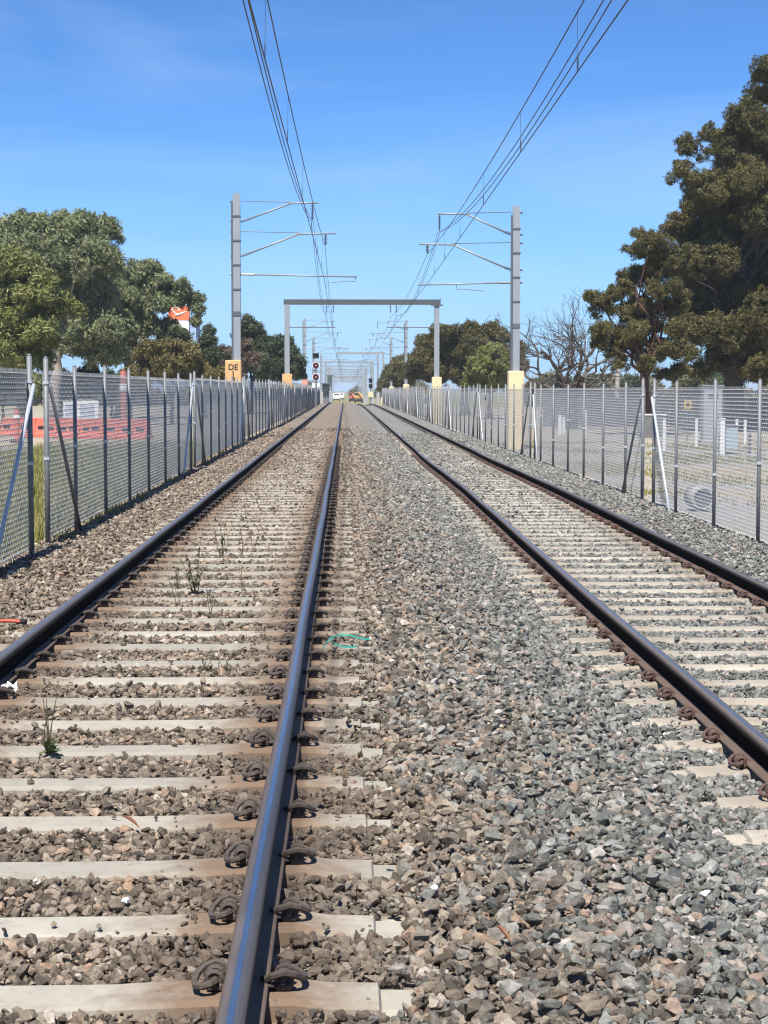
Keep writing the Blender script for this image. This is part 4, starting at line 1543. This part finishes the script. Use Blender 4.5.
def roadside_sign():
    d = 190.0
    k = d / F
    c = at(179, 314, d)
    z0 = -.6
    root = thing('pylon_sign', 'tall orange and white shop pylon sign half hidden by gum leaves', 'sign', (c.x, d, z0))
    org = simple('sign orange', (.78, .17, .06), .5, 0, .06, 1)
    blue = simple('sign side blue grey', (.30, .42, .62), .6, 0, .08, 1)
    navy = simple('sign navy post', (.05, .08, .16), .6, 0, .08, 1)
    zt, zm, zb = px_z(306, d), px_z(320.5, d), px_z(338, d)
    ob = part('orange_panel', MB().box((c.x, d, (zt + zm) / 2), (2.2, .9, zt - zm), bev=.03), org, root)
    sw = MB()
    zz = (zt + zm) / 2
    sw.tube([(c.x - .3 + .35 * math.cos(t), d - .455, zz + .3 + .28 * math.sin(t)) for t in np.linspace(-.4, 4.6, 12)], .075, 4)
    sw.tube([(c.x - .35, d - .455, zz - .2), (c.x + .2, d - .455, zz - .1), (c.x + .8, d - .455, zz + .15)], [.13, .1, .04], 4)
    part('swirl_mark', sw, M_WHITE, ob)
    part('white_panel', MB().box((c.x, d, (zm + zb) / 2 - .02), (2.16, .86, zm - zb - .06), bev=.03), M_WHITE, root)
    part('side_column', MB().box((c.x + 1.45, d + .3, (zt + zb) / 2 - .8), (.7, .8, zt - zb - 1.6), bev=.03), blue, root)
    part('post', MB().box((c.x + 2.0, d + .4, (zt + z0) / 2 - .6), (.32, .5, zt - z0 - 1.2)), navy, root)
    part('leg', MB().box((c.x - .5, d + .1, (zb + z0) / 2), (.5, .5, zb - z0)), M_GREYBOX, root)


roadside_sign()


# ------------------------------------------------------------------ right yard
def bollard(px, top, bot, d, w, lb):
    x = px_x(px, d)
    z0 = float(ground_z(x, d))
    h = (px_z(top, d) - z0)
    root = thing('white_post', lb, 'post', (x, d, z0), 'white posts behind the right fence')
    part('shaft', MB().box((x, d, z0 + h / 2 - .1), (w, w, h + .2), bev=.02), M_WHITE, root)
    part('cap', MB().box((x, d, z0 + h + .02), (w * 1.12, w * 1.12, .04), bev=.01), M_WHITE, root)


for px, top, d, w, lb in [(665, 419.5, 62, .11, 'short white post just right of the right-hand fence gap'),
                          (697.5, 420, 66, .10, 'white post left of the grey cabinet'),
                          (723.5, 419.5, 57, .16, 'thickest white post, right of the grey cabinet'),
                          (738, 420.5, 68, .10, 'thin white post right of the small grey box'),
                          (746.5, 421, 70, .10, 'rightmost thin white post near the right edge'),
                          (560, 416, 84, .16, 'stubby white post behind the fence, left of the bare tree trunk'),
                          (564, 418, 86, .13, 'stubby white post beside its twin below the bare tree'),
                          (585.5, 411, 80, .12, 'white post behind the fence, below the bare tree trunk')]:
    bollard(px, top, 450, d, w, lb)


def cabinet():
    d = 70.0
    x = px_x(712, d)
    z0 = float(ground_z(x, d))
    zt = px_z(387, d)
    root = thing('equipment_cabinet', 'tall grey steel equipment cabinet with a flat roof beyond the right fence', 'cabinet', (x, d, z0))
    part('body', MB().box((x, d, (z0 + zt) / 2), (.74, .7, zt - z0), bev=.02), M_GREYBOX, root)
    part('roof', MB().box((x, d, zt + .04), (.86, .84, .08), bev=.02), M_GALV, root)
    dr = part('door', MB().box((x, d - .36, (z0 + zt) / 2), (.62, .02, zt - z0 - .3), bev=.008), M_GREYBOX, root)
    part('handle', MB().box((x + .2, d - .385, (z0 + zt) / 2), (.03, .03, .2), bev=.006), M_BLACK, dr)
    part('plinth', MB().box((x, d, z0 + .05), (.9, .9, .24), bev=.02), M_CONC, root)
    part('vent', MB().box((x, d - .38, zt - .35), (.4, .02, .16)), M_MAST_DK, dr)
    d2 = 63.0
    x2 = px_x(732.5, d2)
    z2 = float(ground_z(x2, d2))
    r2 = thing('small_cabinet', 'low blue-grey box on the dirt right of the tall cabinet', 'cabinet', (x2, d2, z2))
    part('body', MB().box((x2, d2, z2 + .42), (.42, .4, .84), bev=.02), simple('blue grey steel', (.38, .46, .48), .6, .1, .1, 3), r2)
    part('lid', MB().box((x2, d2, z2 + .86), (.48, .46, .05), bev=.01), M_GALV, r2)
    d3 = 72.0
    x3 = px_x(688.5, d3)
    r3 = thing('warning_sign', 'small yellow-orange square sign behind the right fence', 'sign', (x3, d3, -.6))
    part('panel', MB().box((x3, d3, px_z(404.5, d3)), (.28, .02, .36), bev=.004), M_YELLOW, r3)
    part('symbol', MB().cyl((x3, d3 - .012, px_z(404.5, d3)), (x3, d3 - .016, px_z(404.5, d3)), .09, .09, 12), M_BLACK, r3)
    part('post', MB().cyl((x3, d3 + .04, -.7), (x3, d3 + .04, px_z(400, d3)), .03, .03, 8), M_GALV, r3)


cabinet()
# dark paling wall at the back of the right yard
d = 104.0
root = thing('paling_fence', 'dark grey paling fence at the back of the right-hand yard', 'fence', (px_x(640, d), d, -.65))
dk = simple('dark grey paling', (.085, .088, .092), .9, 0, .3, 3, per_obj=.45)
x = px_x(545, d)
pl = mesh_of('paling', MB().box((0, 0, .85), (.235, .03, 1.7)), dk)
k = 0
while x < px_x(800, d):
    link('paling', pl, root, (x - root.location.x, random.uniform(-.012, .012), random.uniform(-.05, .04)))
    x += .245
for zz in (.4, 1.4):
    link('rail', mesh_of('rail', MB().box(((px_x(800, d) + px_x(545, d)) / 2 - root.location.x, .06, zz), (px_x(800, d) - px_x(545, d), .06, .09)), dk), root)
# concrete block wall beside the gap
x = px_x(652, 80.0)
root = thing('block_wall', 'short grey block wall seen through the right-hand fence gap', 'wall', (x, 80, -.62))
part('wall_body', MB().box((x, 80, -.15), (1.2, .3, 1.02), bev=.02), M_BLOCK, root)
part('coping', MB().box((x, 80, .39), (1.3, .36, .06), bev=.01), M_WHITE, root)
# low guard rail
d = 60.0
root = thing('guard_rail', 'low dark guard rail on posts near the right edge, behind the fence', 'guard rail', (px_x(740, d), d, -.6))
part('rail', MB().tube([(px_x(716, d), d - 1, px_z(452, d)), (px_x(790, d), d + 1, px_z(458, d))], .05, 6), M_MAST_DK, root)
for px in (722, 752, 780):
    part('post', MB().box((px_x(px, d), d + .1, -.3), (.09, .09, .7)), M_MAST_DK, root)
# drain pipe lying behind the fence
dd = 29.5
x = px_x(705, dd)
root = thing('concrete_pipe', 'dark round concrete pipe end on the gravel behind the right fence', 'pipe', (x, dd, -.42))
pm = MB()
vs, fs = [], []
for (yy_, r) in ((0, .19), (0, .15), (.7, .15), (.7, .19)):
    vs += [(x + r * math.cos(t), dd + yy_, -.30 + r * math.sin(t)) for t in np.linspace(0, 2 * math.pi, 25)[:-1]]
for a in range(4):
    b = (a + 1) % 4
    fs += [(a * 24 + j, a * 24 + (j + 1) % 24, b * 24 + (j + 1) % 24, b * 24 + j) for j in range(24)]
pm.add(vs, fs)
part('shell', pm, M_CONC, root, True)
part('plug', MB().cyl((x, dd + .03, -.30), (x, dd + .1, -.30), .152, .152, 20), M_MAST_DK, root)
# power pole
d = 118.0
x = px_x(617.5, d)
root = thing('power_pole', 'slender grey power pole between the bare tree and the leaning gum', 'pole', (x, d, -.7))
part('pole', MB().cyl((x, d, -.7), (x, d, px_z(352, d)), .17, .12, 10), M_CONC, root)
part('crossarm', MB().box((x, d - .12, px_z(356, d)), (1.6, .1, .1)), M_BARK_DK, root)
# small yellow-green totem behind the fence by the second cream footing
d = 82.0
x = px_x(424.5, d) + .35
x = px_x(425, 122.0); d = 122.0
root = thing('totem_post', 'small white and teal totem with a yellow top by the far right fence', 'post', (x, d, -.5))
z0, zt = px_z(416, d), px_z(394, d)
part('shaft', MB().box((x, d, (z0 + zt) / 2), (.26, .2, zt - z0), bev=.02), M_WHITE, root)
part('yellow_top', MB().box((x, d, zt + .13), (.28, .22, .26), bev=.02), simple('totem yellow', (.7, .6, .08), .6), root)
part('teal_band', MB().box((x, d, zt - .5), (.27, .21, .35), bev=.02), M_TEAL, root)


# ------------------------------------------------------------------ far end of the line
def rail_machine(px, d, w, h, mat_, label, z0):
    x = px_x(px, d)
    root = thing('rail_machine', label, 'rail vehicle', (x, d, z0))
    part('chassis', MB().box((x, d, z0 + .55), (w, 4.5, .5), bev=.08), M_BLACK, root)
    part('body', MB().box((x + w * .12, d + .4, z0 + .8 + h * .22), (w * .72, 3.0, h * .45), bev=.12), mat_, root)
    cb = part('cab', MB().box((x - w * .2, d - .6, z0 + .8 + h * .35), (w * .5, 1.4, h * .6), bev=.1), mat_, root)
    part('windscreen', MB().box((x - w * .2, d - 1.31, z0 + .9 + h * .45), (w * .42, .02, h * .26), bev=.01), M_GLASSDK, cb)
    part('beacon', MB().cyl((x - w * .2, d - .6, z0 + .8 + h * .65), (x - w * .2, d - .6, z0 + .95 + h * .65), .12, .1, 10), M_RED_PL, cb)
    part('boom', MB().tube([(x + w * .3, d - .5, z0 + 1.2), (x + w * .1, d - 1.4, z0 + h * .95), (x + w * .42, d - 2.2, z0 + h * .5)], [.2, .16, .12], 6), mat_, root)
    for s in (-1, 1):
        for t in (-1.4, 1.4):
            part('wheel', MB().cyl((x + s * w * .38 - .1, d + t, z0 + .38), (x + s * w * .38 + .1, d + t, z0 + .38), .38, .38, 14), M_RUBBER, root)


def van(px, d, w, label, z0):
    x = px_x(px, d)
    root = thing('work_van', label, 'van', (x, d, z0))
    mb = MB()
    prof = [(-2.3, .35), (-2.3, 1.1), (-1.9, 1.25), (-1.2, 2.05), (2.3, 2.1), (2.35, .35)]
    n = len(prof)
    vs = [(x - w / 2, d + y, z0 + z) for y, z in prof] + [(x + w / 2, d + y, z0 + z) for y, z in prof]
    fs = [(i, (i + 1) % n, n + (i + 1) % n, n + i) for i in range(n)] + [tuple(range(n - 1, -1, -1)), tuple(range(n, 2 * n))]
    part('body', mb.add(vs, fs), M_WHITE, root)
    part('windscreen', MB().box((x, d - 1.6, z0 + 1.68), (w * .82, .04, .72), (.72, 0, 0), 0.0), M_GLASSDK, root)
    part('bumper', MB().box((x, d - 2.33, z0 + .5), (w * .96, .1, .25), bev=.03), M_BLACK, root)
    for s in (-1, 1):
        part('headlight', MB().box((x + s * w * .36, d - 2.31, z0 + .9), (.3, .06, .18), bev=.02), M_GREYBOX, root)
        for t in (-1.45, 1.4):
            part('wheel', MB().cyl((x + s * w * .44 - .1, d + t, z0 + .34), (x + s * w * .44 + .1, d + t, z0 + .34), .34, .34, 14), M_RUBBER, root)


rail_machine(358.5, 380, 1.9, 2.2, M_YELLOW, 'yellow track machine at the far end of the line', crest(380) + .2)
rail_machine(352, 400, 1.5, 1.9, M_RED_PL, 'orange track machine just left of the yellow one, at the far end', crest(400) + .2)
van(336.5, 480, 1.8, 'white van at the far end, left of the left track', crest(480))
van(341, 520, 1.8, 'white van far down the line, between the two tracks', crest(520))


def station(px0, px1, ptop, d, label, mats):
    x0, x1 = px_x(px0, d), px_x(px1, d)
    z0, zt = crest(d) - .6, px_z(ptop, d)
    root = thing('station_building', label, 'building', ((x0 + x1) / 2, d, z0))
    part('wall', MB().box(((x0 + x1) / 2, d + 3, (z0 + zt) / 2), (x1 - x0, 6, zt - z0)), mats, root)
    part('roof', MB().box(((x0 + x1) / 2, d + 2.4, zt + .12), (x1 - x0 + .8, 7.6, .24), bev=.04), M_MAST_DK, root)
    n = 3
    for k in range(n):
        xx = x0 + (x1 - x0) * (k + .5) / n
        w = part('window', MB().box((xx, d - .03, (z0 + zt) / 2 + .5), ((x1 - x0) / n * .6, .08, (zt - z0) * .25), bev=.01), M_WHITE, root)
        part('pane', MB().box((xx, d - .075, (z0 + zt) / 2 + .5), ((x1 - x0) / n * .5, .02, (zt - z0) * .2)), M_GLASSDK, w)


station(322, 329, 384, 330, 'grey platform building at the far left end of the line', M_BLOCK)
station(327.5, 332, 376, 420, 'narrow tall grey building far down the line on the left', M_GREYBOX)

# ------------------------------------------------------------------ weeds and litter
def weed(px, py, zs, h, leafy, label, seed, n=5, low=False):
    rr = random.Random(seed)
    y = (HC - zs) * F / (py - 390)
    p = Vector((px_x(px, y), y, zs))
    root = thing('weed', label, 'weed', p, 'weeds between the sleepers')
    mb = MB()
    lv = MB()
    for k in range(n):
        q = p + Vector((rr.gauss(0, .012), rr.gauss(0, .012), -.03))
        top = q + Vector((rr.gauss(0, .25), rr.gauss(0, .2), 1)).normalized() * h * rr.uniform(.55, 1.05)
        pts = [q, q.lerp(top, .5) + Vector((rr.gauss(0, .02), rr.gauss(0, .02), 0)) * h * 2, top]
        mb.tube(pts, [.0035, .0028, .0015], 4)
        for _ in range(leafy):
            t = rr.uniform(.05, 1) if not low else rr.uniform(.0, .28)
            c = q.lerp(top, t)
            dv = Vector((rr.gauss(0, 1), rr.gauss(0, 1), rr.gauss(.4, .4))).normalized()
            l = h * rr.uniform(.08, .2) * (1.25 - .6 * t)
            s = dv.cross(Vector((0, 0, 1))).normalized() * l * .22
            lv.add([c, c + dv * l * .5 + s, c + dv * l, c + dv * l * .5 - s], [(0, 1, 2, 3)])
    part('stem', mb, M_W_STEM, root, kind='stuff')
    if lv.v:
        part('leaf', lv, L_WEED, root, kind='stuff')


M_W_STEM = simple('dry weed stem', (.12, .1, .05), .8, 0, .3, 20)
zc = -.19
W = [(46, 758, .34, 10, 'weed with a leafy base and bare stalks on the left, beside a broken white cup'),
     (195, 594, .42, 14, 'tallest leafy weed standing between the left rails'),
     (178, 590, .22, 9, 'low dark weed just left of the tallest leafy weed'),
     (243, 592, .28, 3, 'single dark stalk right of the tallest weed'),
     (211, 616, .36, 2, 'thin bare stalk in front of the tallest weed'),
     (179, 606, .26, 3, 'thin stalk at the left, in front of the low dark weed'),
     (221, 556, .4, 6, 'leftmost of the thin weed stalks behind the tallest weed'),
     (229, 548, .36, 4, 'second thin weed stalk behind the tallest weed'),
     (241, 556, .42, 4, 'third thin weed stalk behind the tallest weed, beside the right rail'),
     (253, 552, .5, 3, 'rightmost thin weed stalk nearest the blue rail'),
     (246, 520, .5, 3, 'faint weed stalk farther back between the left rails'),
     (205, 672, .12, 12, 'flat green weed patch in front of a sleeper, centre of the left track'),
     (222, 672, .10, 12, 'small flat weed right of the flat green patch')]
for k, (px, py, h, lf, lb) in enumerate(W):
    weed(px, py, zc, h, lf, lb, 200 + k, 6 if lf > 5 else 2, k == 0)


def ground_pt(px, py, zs):
    y = (HC - zs) * F / (py - 390)
    return Vector((px_x(px, y), y, zs))


# teal packing strap
p = ground_pt(346, 645, -.15)
root = thing('packing_strap', 'teal plastic packing strap looped on the ballast beside the blue rail', 'strap', p)


def ribbon(mb, pts, w, side=Vector((0, 1, .3))):
    s = side.normalized() * w / 2
    vs = []
    for q in pts:
        vs += [Vector(q) - s, Vector(q) + s, Vector(q) + s + Vector((0, 0, .0015)), Vector(q) - s + Vector((0, 0, .0015))]
    fs = []
    for i in range(len(pts) - 1):
        for j in range(4):
            fs.append((i * 4 + j, i * 4 + (j + 1) % 4, i * 4 + 4 + (j + 1) % 4, i * 4 + 4 + j))
    mb.add(vs, fs)


mb = MB()
G = lambda px, py, z=-.13: ground_pt(px, py, z)
ribbon(mb, [G(321, 652), G(325, 645, -.12), G(330, 639, -.10), G(340, 636, -.10), G(352, 637, -.10), G(358, 639, -.11), G(370, 641, -.13)], .022)
ribbon(mb, [G(330, 640, -.12), G(334, 645), G(342, 648, -.14), G(352, 648.5, -.15), G(357, 647), G(357, 641, -.12)], .02)
part('loop', mb, M_TEAL, root)
mb = MB()
ribbon(mb, [G(322, 651, -.118), G(327, 643, -.104), G(333, 639, -.094)], .01)
part('pale_edge', mb, simple('pale teal', (.25, .5, .43), .5), root)
# red hose by the left rail
root = thing('red_hose', 'red hose end lying on the ballast outside the left rail', 'hose', ground_pt(10, 621, -.16))
part('hose_body', MB().tube([ground_pt(-40, 618, -.155), ground_pt(-10, 620.5, -.15), ground_pt(12, 621, -.145), ground_pt(24, 622, -.15)], .013, 8), simple('faded red hose', (.5, .1, .06), .6), root)
part('coupling', MB().cyl(ground_pt(20, 621.7, -.148), ground_pt(25, 622, -.148), .018, .018, 8), M_BLACK, root)
# crumpled paper cup
p = ground_pt(9, 692, -.15)
root = thing('paper_litter', 'crumpled white paper scrap on the sleeper at the left edge', 'litter', p)
rr = random.Random(4)
mb = MB()
n = 14
for ring_ in range(2):
    vs = [p + Vector((0, 0, .01 + .01 * ring_))]
    for j in range(n):
        a = 2 * math.pi * j / n
        r = rr.uniform(.03, .06) * (1 - .3 * ring_)
        vs.append(p + Vector((r * math.cos(a), r * 1.2 * math.sin(a), rr.uniform(0, .045) + .012 * ring_)))
    mb.add(vs, [(0, 1 + j, 1 + (j + 1) % n) for j in range(n)])
part('sheet', mb, M_WHITE, root)
# broken white shard, quartz stones, leaf, red cap
for (px, py, s, lb, nm, m) in [(60, 767, .035, 'small white plastic shard beside the leafy weed on the left', 'plastic_shard', M_WHITE),
                               (122, 907, .05, 'white quartz stone between sleepers at the lower left', 'quartz_stone', M_WHITE),
                               (435, 895, .04, 'white quartz stone in the middle ballast', 'quartz_stone', M_WHITE),
                               (711, 902, .045, 'white quartz stone at the lower right', 'quartz_stone', M_WHITE),
                               (580, 894, .016, 'tiny red plastic scrap in the grey ballast', 'plastic_scrap', M_RED_PL)]:
    zs = -.17 if px < 400 else (-.15 if px < 500 else -.19 if px < 600 else -.25)
    if px < 130:
        zs = -.165
    p = ground_pt(px, py, zs)
    o = tag(link(nm, mesh_of(nm, MB().add([v.co for v in STONES[px % 14].vertices], [tuple(f.vertices) for f in STONES[px % 14].polygons]), m), None, p, (rr.uniform(-.4, .4), .2, rr.uniform(0, 6))), lb, 'litter' if 'stone' not in nm else 'stone')
    o.scale = (s, s, s)
for (px, py, zs, lb, a) in [(128, 826, -.15, 'dry brown leaf curled on the ballast in front of a left sleeper', 2.2), (506, 944, -.13, 'rust-brown bark strip in the middle ballast', 1.9)]:
    p = ground_pt(px, py, zs)
    mb = MB()
    dv = Vector((math.cos(a), math.sin(a) * .6, .25))
    pts = [p + dv * t * .11 for t in (-.55, -.28, 0, .28, .55)]
    mb.tube([q + Vector((0, 0, .012 * (1 - (i - 2) ** 2 / 4))) for i, q in enumerate(pts)], [.001, .006, .008, .006, .001], 5)
    tag(link('dead_leaf', mesh_of('dead_leaf', mb, simple('dry leaf brown', (.2, .085, .045), .8), p), None, p), lb, 'leaf')

# grass behind the left fence
gn = 34000
gx_ = -3.42 - RNG.random(gn) ** 1.3 * 6.5
gy_ = 15 + RNG.random(gn) * 44
cl = (np.sin(gx_ * 2.1 + gy_ * .7) + np.sin(gy_ * 1.9) + RNG.normal(0, .7, gn)) > -.7
# ragged tufts on the track side of the wire
nt_ = 900
tx, ty = -3.2 + RNG.normal(0, .05, nt_), RNG.choice([20.5, 23.2, 24.6, 25.4, 28.1, 33, 36, 41, 47, 52], nt_) + RNG.normal(0, .28, nt_)
gx_, gy_, cl = np.concatenate([gx_, tx]), np.concatenate([gy_, ty]), np.concatenate([cl, RNG.random(nt_) < .8])
gx_, gy_ = gx_[cl], gy_[cl]
gz_ = np.where(gx_ > -3.4, bed_h(gx_) + .0, np.vectorize(ground_z)(gx_, gy_))
n = len(gx_)
h = RNG.uniform(.08, .34, n) * np.where(gx_ > -3.4, .45, 1)
a = RNG.uniform(0, 2 * math.pi, n)
w = .012
base = np.stack([gx_, gy_, gz_ - .02], 1)
s = np.stack([np.cos(a), np.sin(a), np.zeros(n)], 1) * w
tip = base + np.stack([RNG.normal(0, .3, n) * h, RNG.normal(0, .3, n) * h, h], 1)
V = np.stack([base - s, base + s, tip + s * .2, tip - s * .2], 1).reshape(-1, 3)
link('grass', np_mesh('grass', V, np.arange(n * 4).reshape(-1, 4), L_GRASS), kind='stuff')
# ragged weeds behind the right fence
gn = 30000
gx_ = 5.4 + RNG.random(gn) * 13
gy_ = 32 + RNG.random(gn) * 40
cl = (np.sin(gx_ * .9 + np.sin(gy_ * .31) * 3) + np.sin(gy_ * .43 + gx_ * .7 + 2) + RNG.normal(0, .8, gn)) > .35
gx_, gy_ = gx_[cl], gy_[cl]
n = len(gx_)
h = RNG.uniform(.03, .14, n)
a = RNG.uniform(0, 2 * math.pi, n)
base = np.stack([gx_, gy_, np.vectorize(ground_z)(gx_, gy_) - .02], 1)
s = np.stack([np.cos(a), np.sin(a), np.zeros(n)], 1) * .02
tip = base + np.stack([RNG.normal(0, .3, n) * h, RNG.normal(0, .3, n) * h, h], 1)
V = np.stack([base - s, base + s, tip + s * .2, tip - s * .2], 1).reshape(-1, 3)
link('weed_cover', np_mesh('weed_cover', V, np.arange(n * 4).reshape(-1, 4), L_GRASS), kind='stuff')

# ------------------------------------------------------------------ thin summer haze over the far end of the line
hm = bpy.data.materials.new('haze')
hm.use_nodes = True
ht = hm.node_tree
ht.nodes.remove(ht.nodes['Principled BSDF'])
hv = ht.nodes.new('ShaderNodeVolumePrincipled')
hv.inputs['Color'].default_value = (.82, .9, 1.0, 1)
hv.inputs['Density'].default_value = 0.00025
ht.links.new(hv.outputs[0], ht.nodes['Material Output'].inputs['Volume'])
link('haze', mesh_of('haze', MB().box((0, 2470, 8), (6100, 5100, 24)), hm), kind='stuff')
